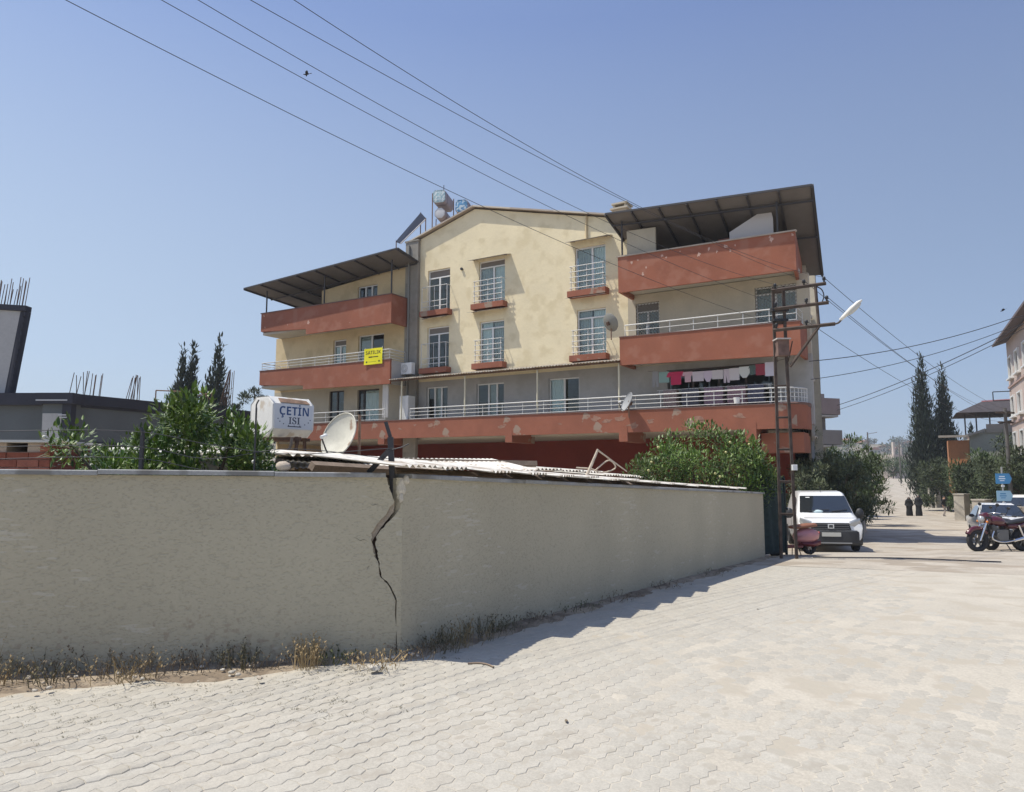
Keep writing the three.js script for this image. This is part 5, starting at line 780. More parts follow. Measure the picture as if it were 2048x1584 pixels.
{ // pink scooter, front to the left
  const s = thing('scooter', 'faded pink scooter with a brown seat standing between wall end and van', 'scooter', [7.42, G(7.5, -19.5), -19.5], 0.42);
  const pink = new THREE.MeshPhysicalMaterial({ color: lin(0.52, 0.22, 0.22), roughness: 0.4, clearcoat: 0.5, clearcoatRoughness: 0.3 }), rr2 = std([0.16, 0.02, 0.025], 0.4);
  const wf = wheel(s, -0.60, 0.23, 0, 0.23, 0.10, 'z', 'front_wheel'); wf.rotation.set(Math.PI / 2, 0, 0); const wr = wheel(s, 0.60, 0.23, 0, 0.23, 0.11, 'z', 'rear_wheel'); wr.rotation.set(Math.PI / 2, 0, 0);
  mk('rear_cowl', loft([[0.12, 0.10, 0.36, 0.62], [0.35, 0.19, 0.28, 0.70], [0.62, 0.20, 0.28, 0.70], [0.84, 0.13, 0.36, 0.64], [0.95, 0.03, 0.46, 0.56]].map(([x, w, a, b]) => { const o = []; for (let i = 0; i < 14; i++) { const t = i / 14 * 2 * Math.PI; o.push([x, (a + b) / 2 + Math.sin(t) * (b - a) / 2, Math.cos(t) * w]); } return o; })), pink, s);
  mk('rear_skirt', loft([[0.25, 0.16, 0.24, 0.34], [0.55, 0.20, 0.22, 0.34], [0.88, 0.14, 0.26, 0.38]].map(([x, w, a, b]) => [[x, a, -w], [x, b, -w], [x, b, w], [x, a, w]])), rr2, s);
  mk('seat', loft([[-0.04, 0.09, 0.70, 0.78], [0.15, 0.15, 0.68, 0.80], [0.55, 0.16, 0.70, 0.83], [0.82, 0.10, 0.72, 0.82]].map(([x, w, a, b]) => { const o = []; for (let i = 0; i < 12; i++) { const t = i / 12 * 2 * Math.PI; o.push([x, (a + b) / 2 + Math.sin(t) * (b - a) / 2, Math.cos(t) * w]); } return o; })), std([0.26, 0.11, 0.06], 0.6), s);
  mk('leg_shield', loft([[0.25, 0.17, -0.34], [0.55, 0.21, -0.42], [0.85, 0.19, -0.50], [0.95, 0.12, -0.52]].map(([y, w, x]) => [[x - 0.05, y, 0], [x, y, w], [x + 0.03, y, w], [x - 0.01, y, 0], [x + 0.03, y, -w], [x, y, -w]])), pink, s);
  mk('floorboard', slab([[-0.40, 0.22], [0.2, 0.22], [0.2, 0.26], [-0.36, 0.26]], 0.34, -0.17, [], 0.008), rr2, s);
  mk('front_fender', new THREE.TorusGeometry(0.25, 0.07, 8, 18, 2.4).rotateZ(0.5).translate(-0.60, 0.23, 0), pink, s);
  const hd = part('handlebar', s); mk('headset', [ball(-0.50, 1.02, 0, 0.10, 0.09, 0.12, 12)], pink, hd); mk('headlight', ball(-0.575, 1.02, 0, 0.05, 0.065, 0.065, 12), lampG, hd); mk('bar', rod([-0.46, 1.04, -0.33], [-0.46, 1.04, 0.33], 0.016), M.chrome, hd); for (const k of [-1, 1]) { mk('grip', rod([-0.46, 1.04, k * 0.22], [-0.44, 1.03, k * 0.36], 0.022), M.black, hd); mk('mirror', [rod([-0.46, 1.05, k * 0.2], [-0.42, 1.22, k * 0.26], 0.007), ball(-0.41, 1.24, k * 0.27, 0.015, 0.045, 0.06, 10)], M.chrome, hd); }
  mk('steering_column', rod([-0.60, 0.23, 0.09], [-0.48, 0.98, 0.02], 0.025), M.steelDark, s); mk('tail_light', ball(0.95, 0.56, 0, 0.03, 0.035, 0.05, 8), std([0.4, 0.02, 0.02], 0.3), s); mk('kick_stand', [rod([0.1, 0.24, 0.1], [0.14, 0.0, 0.16], 0.012), rod([0.1, 0.24, -0.1], [0.14, 0.0, -0.16], 0.012)], M.black, s);
}
// ---------- direction signs ----------
{
  const p = thing('sign_post', 'post with three stacked blue arrow signs beside the parked cars', 'sign', [20.15, G(20, -30), -30]);
  mk('post', rod([0.0, 0, 0], [0.0, 2.9, 0], 0.035), std([0.35, 0.35, 0.34], 0.5), p);
  const blue = k => paper(256, 96, (x, w, h) => { x.fillStyle = k ? '#9fc3d6' : '#4d94c4'; x.fillRect(0, 0, w, h); x.fillStyle = k ? '#3f83b0' : '#e9f1f4'; x.fillRect(60, 18, 110, 12); x.fillRect(50, 42, 130, 12); x.fillRect(70, 66, 90, 10); }, 0.5);
  [[2.42, 0], [1.72, 1], [1.08, 1]].forEach(([y, k], i) => {
    const g = part('arrow_sign', p); mk('plate', slab([[-0.30, -0.21], [0.26, -0.21], [0.36, 0], [0.26, 0.21], [-0.30, 0.21]].map(([x, yy]) => [x, yy + y - 0.0]), 0.02, 0.04), std(k ? [0.33, 0.55, 0.66] : [0.08, 0.30, 0.55], 0.5), g);
    mk('lettering', card(0.54, 0.34).translate(-0.02, y, 0.0635), blue(k), g); mk('clamp', box(-0.05, 0.05, y - 0.34, y - 0.26, -0.02, 0.05), M.white, g);
  });
}
// ---------- people ----------
function body(name, label, pos, turn, bones, colors, res = 46, size = 1.05) {   // one continuous surface from tapered capsules
  const mc = new MarchingCubes(res, new THREE.MeshBasicMaterial(), false, false, 60000); mc.isolation = 0; const f = mc.field;
  const pt = V(), ab = V(), ap = V();
  for (let k = 0; k < res; k++) for (let j = 0; j < res; j++) for (let i = 0; i < res; i++) {
    pt.set((i - res / 2) / (res / 2) * size, (j - res / 2) / (res / 2) * size + 0.86, (k - res / 2) / (res / 2) * size);
    let d = 1e9; for (const [a, b, ra, rb, kk = 0.03] of bones) { ab.set(b[0] - a[0], b[1] - a[1], b[2] - a[2]); ap.set(pt.x - a[0], pt.y - a[1], pt.z - a[2]); const t = clamp(ap.dot(ab) / Math.max(1e-6, ab.lengthSq())); const e = ap.addScaledVector(ab, -t).length() - (ra + (rb - ra) * t); const h = Math.max(kk - Math.abs(d - e), 0) / kk; d = Math.min(d, e) - h * h * kk * 0.25; }
    f[i + j * res + k * res * res] = -d;
  }
  mc.update(); const n = mc.count, g = new THREE.BufferGeometry(); const P = mc.positionArray.slice(0, n * 3), N = mc.normalArray.slice(0, n * 3);
  for (let i = 0; i < n; i++) { P[i * 3] *= size; P[i * 3 + 1] = P[i * 3 + 1] * size + 0.86; P[i * 3 + 2] *= size; }
  g.setAttribute('position', new THREE.BufferAttribute(P, 3)); g.setAttribute('normal', new THREE.BufferAttribute(N, 3));
  const o = thing(name, label, 'person', pos, turn);
  // a vertex belongs to the dye of its height band
  const c = new Float32Array(n * 3); for (let i = 0; i < n; i++) { const q = colors(P[i * 3], P[i * 3 + 1], P[i * 3 + 2]); c.set(q, i * 3); }
  g.setAttribute('color', new THREE.BufferAttribute(c, 3)); const m = new THREE.Mesh(g, new THREE.MeshStandardMaterial({ vertexColors: true, roughness: 0.9 })); m.name = 'body'; m.castShadow = m.receiveShadow = true; o.add(m); return o;
}
{
  const skin = [0.42, 0.25, 0.17];
  const cloak = (h, arm) => [[[0, h * 0.93, 0], [0, h * 0.90, 0.01], 0.115, 0.12], [[0, h * 0.86, 0], [0, h * 0.80, 0], 0.10, 0.14, 0.1], [[-0.15, h * 0.79, 0], [0.15, h * 0.79, 0], 0.11, 0.11, 0.1], [[0, h * 0.78, 0], [0, h * 0.5, 0], 0.19, 0.21, 0.12], [[0, h * 0.5, 0], [0, 0.12, 0.0], 0.21, 0.26, 0.12], [[-0.08, 0.3, 0.05], [-0.1, 0.07, 0.12], 0.15, 0.13, 0.08], [[0.08, 0.3, -0.05], [0.1, 0.07, -0.1], 0.15, 0.13, 0.08],
    [[-0.2, h * 0.78, 0], [-0.26, h * 0.60, 0.03], 0.085, 0.08, 0.06], [[-0.26, h * 0.60, 0.03], [-0.18, h * 0.53, 0.18], 0.075, 0.06, 0.05], [[0.2, h * 0.78, 0], [0.26, h * 0.60, 0.03], 0.085, 0.08, 0.06], [[0.26, h * 0.60, 0.03], [0.16, h * 0.54, arm], 0.075, 0.06, 0.05]];
  const face = o => { const h = o.userData.h; mk('face', [ball(0, h * 0.925, 0.075, 0.06, 0.075, 0.05, 12), ball(0, h * 0.915, 0.125, 0.012, 0.02, 0.012, 8)], std(skin, 0.6), o); mk('eyes', [ball(-0.025, h * 0.935, 0.121, 0.009), ball(0.025, h * 0.935, 0.121, 0.009)], M.black, o); };
  const bk = () => [0.012, 0.012, 0.014], bl = () => [0.013, 0.014, 0.019];
  const P = (x, z) => [x, G(x, z) + 0.01, z];
  for (const [l, x, z, t, h, col] of [['shorter person in a long black cloak walking on the road', 34.05, -62.8, -0.5, 1.58, bk], ['taller person in a long black cloak walking on the road', 34.75, -62.6, -0.6, 1.74, bl]]) { const o = body('person', l, P(x, z), t, cloak(h, 0.15), col); o.userData.h = h; face(o); delete o.userData.h; }
  const h = 1.7, b = [[[0, h * 0.945, 0], [0, h * 0.915, 0.01], 0.095, 0.085], [[0, h * 0.88, 0], [0, h * 0.82, 0], 0.055, 0.07, 0.05], [[-0.15, h * 0.80, 0], [0.15, h * 0.80, 0], 0.07, 0.07, 0.06], [[0, h * 0.79, 0], [0, h * 0.53, 0], 0.16, 0.14, 0.1], [[-0.08, h * 0.52, 0], [-0.09, h * 0.28, 0.10], 0.09, 0.065, 0.04], [[-0.09, h * 0.28, 0.10], [-0.09, 0.08, 0.02], 0.065, 0.045, 0.02], [[-0.09, 0.05, 0], [-0.09, 0.04, 0.15], 0.04, 0.035, 0.02], [[0.08, h * 0.52, 0], [0.09, h * 0.28, -0.04], 0.09, 0.065, 0.04], [[0.09, h * 0.28, -0.04], [0.09, 0.10, -0.22], 0.065, 0.045, 0.02], [[0.09, 0.05, -0.2], [0.09, 0.03, -0.06], 0.04, 0.035, 0.02],
    [[-0.2, h * 0.80, 0], [-0.25, h * 0.64, -0.05], 0.055, 0.048, 0.04], [[-0.25, h * 0.64, -0.05], [-0.24, h * 0.50, 0.06], 0.045, 0.034, 0.03], [[0.2, h * 0.80, 0], [0.25, h * 0.64, 0.03], 0.055, 0.048, 0.04], [[0.25, h * 0.64, 0.03], [0.24, h * 0.50, 0.12], 0.045, 0.034, 0.03]];
  const o = body('person', 'person in a dark top and pale trousers walking near the gate pillar', P(36.6, -62), 0.4, b, (x, y) => y > h * 0.86 ? skin : y > h * 0.5 ? (Math.abs(x) > 0.2 && y < h * 0.56 ? skin : [0.02, 0.018, 0.02]) : y > 0.1 ? [0.36, 0.32, 0.30] : [0.05, 0.04, 0.04], 50);
  mk('hair', [ball(0, h * 0.955, -0.02, 0.105, 0.10, 0.105, 12)], M.black, o); mk('face', [ball(0, h * 0.92, 0.098, 0.014, 0.022, 0.016, 8), ball(-0.1, h * 0.93, 0, 0.015, 0.03, 0.02, 8), ball(0.1, h * 0.93, 0, 0.015, 0.03, 0.02, 8)], std(skin, 0.6), o); mk('eyes', [ball(-0.032, h * 0.937, 0.088, 0.009), ball(0.032, h * 0.937, 0.088, 0.009)], M.black, o);
  for (const [x, z] of [[-0.24, 0.06], [0.24, 0.12]]) { const F = [ball(x, h * 0.475, z + 0.01, 0.022, 0.045, 0.04, 8)]; for (let i = 0; i < 4; i++) { const zz = z - 0.03 + i * 0.021; F.push(rod([x, h * 0.45, zz], [x, h * 0.425, zz + 0.006], 0.009, 0.009, 5), rod([x, h * 0.425, zz + 0.006], [x * 0.97, h * (0.405 - (i === 1 || i === 2 ? 0.006 : 0)), zz + 0.012], 0.008, 0.006, 5)); } F.push(rod([x, h * 0.485, z + 0.04], [x, h * 0.45, z + 0.068], 0.010, 0.007, 5)); mk('hand', F, std(skin, 0.6), o); }
  mk('bag', [slab(rect(-0.13, 0.13, -0.2, 0), 0.08, 0, [], 0.01).translate(0.27, 0.78, 0.1), tube([[0.2, 0.78, 0.14], [0.24, 0.86, 0.14], [0.3, 0.86, 0.14], [0.34, 0.78, 0.14]], 0.008, 10)], std([0.05, 0.045, 0.05], 0.7), o);
}
// ---------- birds ----------
function bird(label, pos, turn, s, roll) { const b = thing('bird', label, 'bird', pos, turn); b.scale.setScalar(s); b.rotation.z = roll; mk('body', [ball(0, 0, 0, 0.17, 0.05, 0.055, 12), ball(-0.17, 0.02, 0, 0.045, 0.04, 0.04, 8), rod([-0.2, 0.02, 0], [-0.25, 0.01, 0], 0.012, 0.003, 5)], std([0.015, 0.017, 0.03], 0.7), b); for (const k of [-1, 1]) mk('wing', loft([[0, 0.11, 0], [0.16, 0.1, 0.1], [0.38, 0.03, 0.05]].map(([z, c, y]) => [[-c + 0.02, y, k * z], [0, y + 0.012, k * z], [c, y, k * z], [0, y - 0.004, k * z]])), std([0.02, 0.022, 0.03], 0.7, { side: THREE.DoubleSide }), b); mk('tail', poly([[[0.14, 0.005, -0.02], [0.14, 0.005, 0.02], [0.32, 0.0, 0.06], [0.32, 0.0, -0.06]]]), std([0.02, 0.022, 0.03], 0.7, { side: THREE.DoubleSide }), b); }
bird('small dark bird gliding high over the left of the roof', [-10.75, 22.35, -36], 0.3, 0.8, 0.35);
bird('small dark bird flying at the right edge above the cables', [41.4, 15.2, -60], -0.5, 1.0, 0.5);
// ---------- wall end gate ----------
{
  const g = thing('mesh_gate', 'dark green mesh gate between the wall end and the scooter', 'gate', [6.3, G(6.4, -18.6), -18.6], 0.55);
  const m = std([0.012, 0.02, 0.02], 0.8); mk('frame', [beam([0, 0, 0], [0, 2.0, 0], 0.05), beam([0.95, 0, 0], [0.95, 2.0, 0], 0.05), beam([0, 2.0, 0], [0.95, 2.0, 0], 0.05), beam([0, 0.08, 0], [0.95, 0.08, 0], 0.05)], m, g);
  mk('mesh_cloth', grid(20, 8, (s, t) => [0.95 * s, 0.08 + 1.92 * t, 0.02 * Math.sin(s * 19 + t * 4)]), Object.assign(mottle([0.018, 0.034, 0.034], { size: 0.4, n: 64, amp: 0.4, grain: 0.3, s: 211 }), { side: THREE.DoubleSide }), g);
}
// ---------- buildings around ----------
{ // dark unfinished building at the left
  const b = thing('left_building', 'dark grey unfinished house with a pale upper block and bare rebar on its roof', 'building', [-19.2, -1.5, -31.2], 0);
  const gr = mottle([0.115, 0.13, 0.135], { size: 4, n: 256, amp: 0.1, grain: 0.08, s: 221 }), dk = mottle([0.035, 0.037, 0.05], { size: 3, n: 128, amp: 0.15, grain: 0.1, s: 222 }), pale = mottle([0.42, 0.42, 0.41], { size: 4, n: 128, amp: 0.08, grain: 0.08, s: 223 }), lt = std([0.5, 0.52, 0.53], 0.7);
  const f = part('wing', b); f.rotation.y = 1.12;     // long face running away to the right
  // local: x along the face (away), z towards the street side
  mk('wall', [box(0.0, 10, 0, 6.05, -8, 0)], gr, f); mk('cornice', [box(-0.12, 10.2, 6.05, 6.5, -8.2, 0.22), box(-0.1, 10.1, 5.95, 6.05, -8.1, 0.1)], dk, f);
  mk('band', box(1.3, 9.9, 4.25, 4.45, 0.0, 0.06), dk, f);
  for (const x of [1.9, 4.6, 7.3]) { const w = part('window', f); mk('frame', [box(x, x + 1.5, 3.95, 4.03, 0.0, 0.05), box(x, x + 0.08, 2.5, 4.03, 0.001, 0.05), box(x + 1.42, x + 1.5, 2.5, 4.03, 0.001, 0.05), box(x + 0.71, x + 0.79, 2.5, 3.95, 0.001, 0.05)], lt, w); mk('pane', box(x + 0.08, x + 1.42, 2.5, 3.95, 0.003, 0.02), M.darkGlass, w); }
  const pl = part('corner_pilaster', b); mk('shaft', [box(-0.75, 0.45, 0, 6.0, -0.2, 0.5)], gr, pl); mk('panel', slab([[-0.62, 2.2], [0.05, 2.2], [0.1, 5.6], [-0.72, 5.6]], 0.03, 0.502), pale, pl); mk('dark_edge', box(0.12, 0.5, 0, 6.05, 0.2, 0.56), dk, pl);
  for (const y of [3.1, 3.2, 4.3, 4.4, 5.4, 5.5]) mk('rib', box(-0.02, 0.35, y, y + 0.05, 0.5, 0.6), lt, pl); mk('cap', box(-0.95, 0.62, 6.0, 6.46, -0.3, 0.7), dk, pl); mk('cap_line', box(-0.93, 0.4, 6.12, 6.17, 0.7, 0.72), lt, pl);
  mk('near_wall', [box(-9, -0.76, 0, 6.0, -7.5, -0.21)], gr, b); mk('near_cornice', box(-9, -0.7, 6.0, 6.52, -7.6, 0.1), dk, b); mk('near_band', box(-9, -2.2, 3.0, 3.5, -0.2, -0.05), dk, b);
  const u = part('upper_block', b); mk('wall', slab([[-8, 6.53], [-3.0, 6.53], [-2.55, 10.25], [-8, 10.6]], 0.3, -0.9), pale, u);
  mk('edge_trim', [loft([[6.53, -2.95], [10.25, -2.5]].map(([y, x]) => [[x - 0.24, y, -0.585], [x + 0.02, y, -0.585], [x + 0.02, y, -0.92], [x - 0.24, y, -0.92]].reverse()), true)], dk, u);
  for (let i = 0; i < 13; i++) mk('edge_block', box(-2.94 + i * 0.0345, -2.88 + i * 0.0345, 6.6 + i * 0.285, 6.78 + i * 0.285, -0.58, -0.5), dk, u);
  mk('top_trim', beam([-8, 10.72, -0.7], [-2.46, 10.38, -0.7], 0.24, 0.4), dk, u);
  // reinforcing bars, bundle by bundle
  const bar = (x, y, z, h, dx, dz, r = 0.017) => mk('rebar', rod([x, y, z], [x + dx, y + h, z + dz], r, r, 5), M.rust, b);
  for (let i = 0; i < 20; i++) bar(-4.4 + i * 0.09 + rr(-0.03, 0.03), 10.3, -0.7 - (i % 3) * 0.06, 1.35 + rr(-0.35, 0.2), 0.1 + rr(-0.02, 0.06), 0);
  for (let i = 0; i < 11; i++) { const x = -0.55 + i * 0.115; bar(x + rr(-0.05, 0.05), 6.46, -1.0 - (i % 3) * 0.3, 1.12 + rr(-0.2, 0.25), (i < 3 ? 0.18 : i < 5 ? -0.06 : 0.08), 0); }
  for (let i = 0; i < 9; i++) bar(1.2 + i * 0.07 + rr(-0.03, 0.03), 6.46, -2.4 - (i % 2) * 0.3, 1.1 + rr(-0.1, 0.12), 0.25 - i * 0.035, 0);
  for (let i = 0; i < 8; i++) bar(4.45 + i * 0.09, 6.46, -5.2, 1.75 + rr(-0.15, 0.1), i < 5 ? 0.42 - i * 0.07 : 0.05, 0);
  mk('roof_railing', [rod([2.2, 6.46, -3.2], [2.2, 7.0, -3.2], 0.03), rod([2.2, 7.0, -3.2], [3.3, 7.02, -4.0], 0.03), rod([3.3, 7.02, -4.0], [3.3, 6.46, -4.0], 0.03), rod([3.5, 7.3, -4.2], [4.4, 6.6, -4.6], 0.03), rod([3.55, 6.46, -4.2], [3.55, 7.2, -4.2], 0.03), rod([4.3, 6.46, -4.6], [4.3, 7.1, -4.6], 0.03), rod([3.5, 6.8, -4.2], [4.4, 7.05, -4.6], 0.03)], M.rustLight, b);
}
{ // house at the right edge
  const b = thing('right_house', 'pinkish apartment house at the right edge with white framed windows', 'building', [35.9, G(35, -52) - 0.5, -52], Math.atan2(-0.88, -0.47));
  const y0 = b.position.y, pk = mottle([0.50, 0.40, 0.35], { size: 5, n: 256, amp: 0.1, grain: 0.08, s: 231 });
  mk('wall', slab(rect(0, 22, 0, 10.95 - y0), 0.4, -0.4, [[9.75, 8.2], [6.95, 5.5], [4.45, 2.85], [2.0, 0.4]].flatMap(([t, bt]) => [1.1, 4.4, 8].map(x => rect(x, x + 1.5, bt - y0, t - y0).reverse()))), pk, b);
  mk('end_wall', box(0.002, 22, 0, 10.9 - y0, -9, -0.42), pk, b);
  mk('roof', sheet8([-0.7, 10.95 - y0, 0.8], [23, 10.95 - y0, 0.8], [23, 12.6 - y0, -4.5], [-0.7, 12.6 - y0, -4.5], 0.15), std([0.14, 0.11, 0.11], 0.8), b);
  mk('floor_band', [box(-0.02, 22, 7.6 - y0, 7.75 - y0, 0.0, 0.08), box(-0.02, 22, 5.0 - y0, 5.15 - y0, 0.0, 0.08)], std([0.45, 0.32, 0.27], 0.85), b);
  for (const [t, bt] of [[9.75, 8.2], [6.95, 5.5], [4.45, 2.85], [2.0, 0.4]]) for (const x of [1.1, 4.4, 8]) { const w = part('window', b), a = bt - y0, d = t - y0; mk('frame', [box(x - 0.12, x, a, d, -0.1, 0.12), box(x + 1.5, x + 1.62, a, d, -0.1, 0.12), box(x, x + 1.5, d - 0.1, d, -0.1, 0.1), box(x, x + 1.5, a, a + 0.1, -0.1, 0.1)], M.white, w); mk('pane', box(x, x + 1.5, a + 0.1, d - 0.1, -0.22, -0.2), M.darkGlass, w); mk('sill', box(x - 0.2, x + 1.7, a - 0.12, a - 0.01, -0.1, 0.25), M.white, w); }
  mk('satellite_bracket', [beam([0.9, 7.35 - y0, 0], [0.9, 7.35 - y0, 1.1], 0.06), beam([0.9, 6.7 - y0, 0], [0.9, 6.7 - y0, 1.1], 0.06), beam([0.9, 7.35 - y0, 1.1], [0.9, 6.7 - y0, 1.1], 0.06)], M.black, b);
}
{ // terrace house with a roof on posts
  const b = thing('terrace_house', 'low house with an orange wall and a dark roof on thin posts', 'building', [38.1, G(36, -62) - 0.3, -64], -0.50), y0 = b.position.y;
  const gg = mottle([0.34, 0.34, 0.29], { size: 4, n: 128, amp: 0.15, grain: 0.1, s: 241 });
  mk('wall', box(1.9, 10.5, 0, 5.0 - y0, -8, 0), gg, b); mk('orange_wall', box(0.3, 1.88, 2.2, 4.4 - y0, -2.5, -0.1), mottle([0.42, 0.18, 0.075], { size: 3, n: 128, amp: 0.15, grain: 0.1, s: 242 }), b);
  mk('terrace_edge', [beam([-0.4, 4.75 - y0, 0.1], [1.7, 4.75 - y0, 0.1], 0.18, 0.5), beam([1.7, 4.75 - y0, 0.1], [3.1, 5.3 - y0, 0.1], 0.16, 0.4), box(3.1, 10.6, 5.0 - y0, 5.35 - y0, -8, 0.1)], std([0.36, 0.32, 0.27], 0.85), b);
  mk('parapet', box(3.2, 10.4, 5.35 - y0, 5.75 - y0, -0.25, -0.05), std([0.42, 0.36, 0.31], 0.85), b);
  mk('roof', poly([[[1.0, 6.75 - y0, 0.8], [11, 6.75 - y0, 0.8], [11, 8.15 - y0, -3], [3.2, 7.95 - y0, -3]], [[1.0, 6.75 - y0, 0.8], [3.2, 7.95 - y0, -3], [1.0, 6.75 - y0, -7]], [[1.0, 6.75 - y0, -7], [3.2, 7.95 - y0, -3], [11, 8.15 - y0, -3], [11, 6.75 - y0, -7]], [[1.0, 6.73 - y0, -7], [11, 6.73 - y0, -7], [11, 6.73 - y0, 0.8], [1.0, 6.73 - y0, 0.8]]]), mottle([0.05, 0.042, 0.045], { size: 1.2, n: 128, amp: 0.3, grain: 0.2, s: 243 }), b);
  mk('ridge_cap', [beam([3.2, 7.98 - y0, -3], [6.5, 8.07 - y0, -3], 0.12), beam([6.5, 8.12 - y0, -3], [11, 8.3 - y0, -3], 0.3)], std([0.55, 0.22, 0.22], 0.7), b);
  for (const x of [1.75, 2.6, 3.5, 7]) mk('post', beam([x, 4.7 - y0, x < 3 ? -1.5 : -0.2], [x, 6.75 - y0, x < 3 ? -1.5 : -0.2], 0.11), std([0.10, 0.10, 0.11], 0.7), b);
  mk('timber_pile', [beam([4.2, 5.8 - y0, -0.5], [6.3, 6.3 - y0, -0.6], 0.15), beam([5.0, 5.9 - y0, -0.7], [7.2, 6.5 - y0, -0.7], 0.12), beam([4.6, 5.85 - y0, -0.3], [7.0, 5.95 - y0, -0.3], 0.2)], std([0.16, 0.14, 0.13], 0.85), b);
}
{ // concrete house behind the right corner of the block
  const b = thing('balcony_house', 'grey concrete house with rounded balconies behind the right corner of the block', 'building', [24.6, G(24, -60) - 0.3, -61], 0.35), y0 = b.position.y;
  const cg = mottle([0.27, 0.25, 0.235], { size: 4, n: 256, amp: 0.12, grain: 0.08, s: 251 }), pn = mottle([0.30, 0.235, 0.22], { size: 3, n: 128, amp: 0.12, grain: 0.08, s: 252 });
  mk('wall', box(-6, 2.3, 0, 8.3 - y0, -8, 0), cg, b);
  for (const [v, w] of [[6.6, 2.9], [4.1, 3.0]]) { const q = part('balcony', b), o = [[-1.5, 0], [w - 0.9, 0], [w - 0.2, -0.3], [w, -1.0], [w - 0.5, -2.2], [-1.5, -2.2]]; mk('parapet', slab(o, v > 5 ? 1.35 : 1.2).rotateX(-Math.PI / 2).translate(0, v - y0 - 0.2, -0.6), v > 5 ? pn : cg, q); mk('floor', slab(o.map(([x, z]) => [x * 0.9, z]), 0.15).rotateX(-Math.PI / 2).translate(0, v - y0 - 0.4, -0.6), std([0.45, 0.43, 0.4], 0.9), q); }
  mk('roof_beam', [box(-4, 1.9, 8.75 - y0, 8.95 - y0, -0.3, 0), box(1.55, 1.85, 7.0 - y0, 9.2 - y0, -0.3, 0), beam([1.7, 9.1 - y0, -0.15], [1.95, 9.6 - y0, -0.15], 0.2)], std([0.14, 0.14, 0.14], 0.85), b);
  const w = part('window', b); mk('pane', box(-1.1, -0.2, 3.2 - y0, 5.6 - y0, 0.002, 0.02), M.darkGlass, w); mk('frame', [box(-1.2, -1.1, 3.1 - y0, 5.7 - y0, 0, 0.06), box(-0.2, -0.1, 3.1 - y0, 5.7 - y0, 0, 0.06)], std([0.4, 0.38, 0.36], 0.8), w);
  mk('column', box(1.3, 1.6, 0, 6.2 - y0, 0.0, 0.35), M.white, b);
}
{ // garden walls and gate pillars along the street
  const st = mottle([0.40, 0.365, 0.31], { size: 2, n: 128, amp: 0.25, grain: 0.15, s: 261 });
  const pil = (l, x, z, w, h) => { const p = thing('gate_pillar', l, 'pillar', [x, G(x, z), z], 0.5); mk('shaft', slab(rect(-w / 2, w / 2, -0.2, h - 0.08), w, -w / 2, [], 0.01), st, p); mk('cap', slab(rect(-w * 0.56, w * 0.56, h - 0.06, h), w * 1.1, -w * 0.55, [], 0.01), st, p); };
  pil('tall pale gate pillar right of the walking person', 31.95, -52, 0.7, 1.9); pil('short stone pillar behind the white car', 29.5, -46, 0.75, 1.55); pil('pale pillar in the shade of the right hand trees', 43.3, -75, 0.8, 2.0);
  const wl = (l, a, b, h, t) => { const d = Math.hypot(b[0] - a[0], b[1] - a[1]), o = thing('garden_wall', l, 'wall', [a[0], 0, a[1]], Math.atan2(-(b[1] - a[1]), b[0] - a[0])); mk('wall', slab([[0, G(...a) - 0.3], [d, G(...b) - 0.3], [d, G(...b) + h], [0, G(...a) + h]], t, -t), st, o); mk('coping', beam([0, G(...a) + h + 0.03, -t / 2], [d, G(...b) + h + 0.03, -t / 2], 0.06, t + 0.08), st, o); };
  wl('pale low garden wall behind the white car', [29.0, -45.2], [25.4, -36.5], 1.15, 0.25); wl('low stone wall at the foot of the olive trees', [14.6, -30.5], [17.6, -36.5], 0.85, 0.3); wl('earth coloured wall under the right hand trees', [33.8, -53.5], [42, -69], 1.1, 0.25);
}
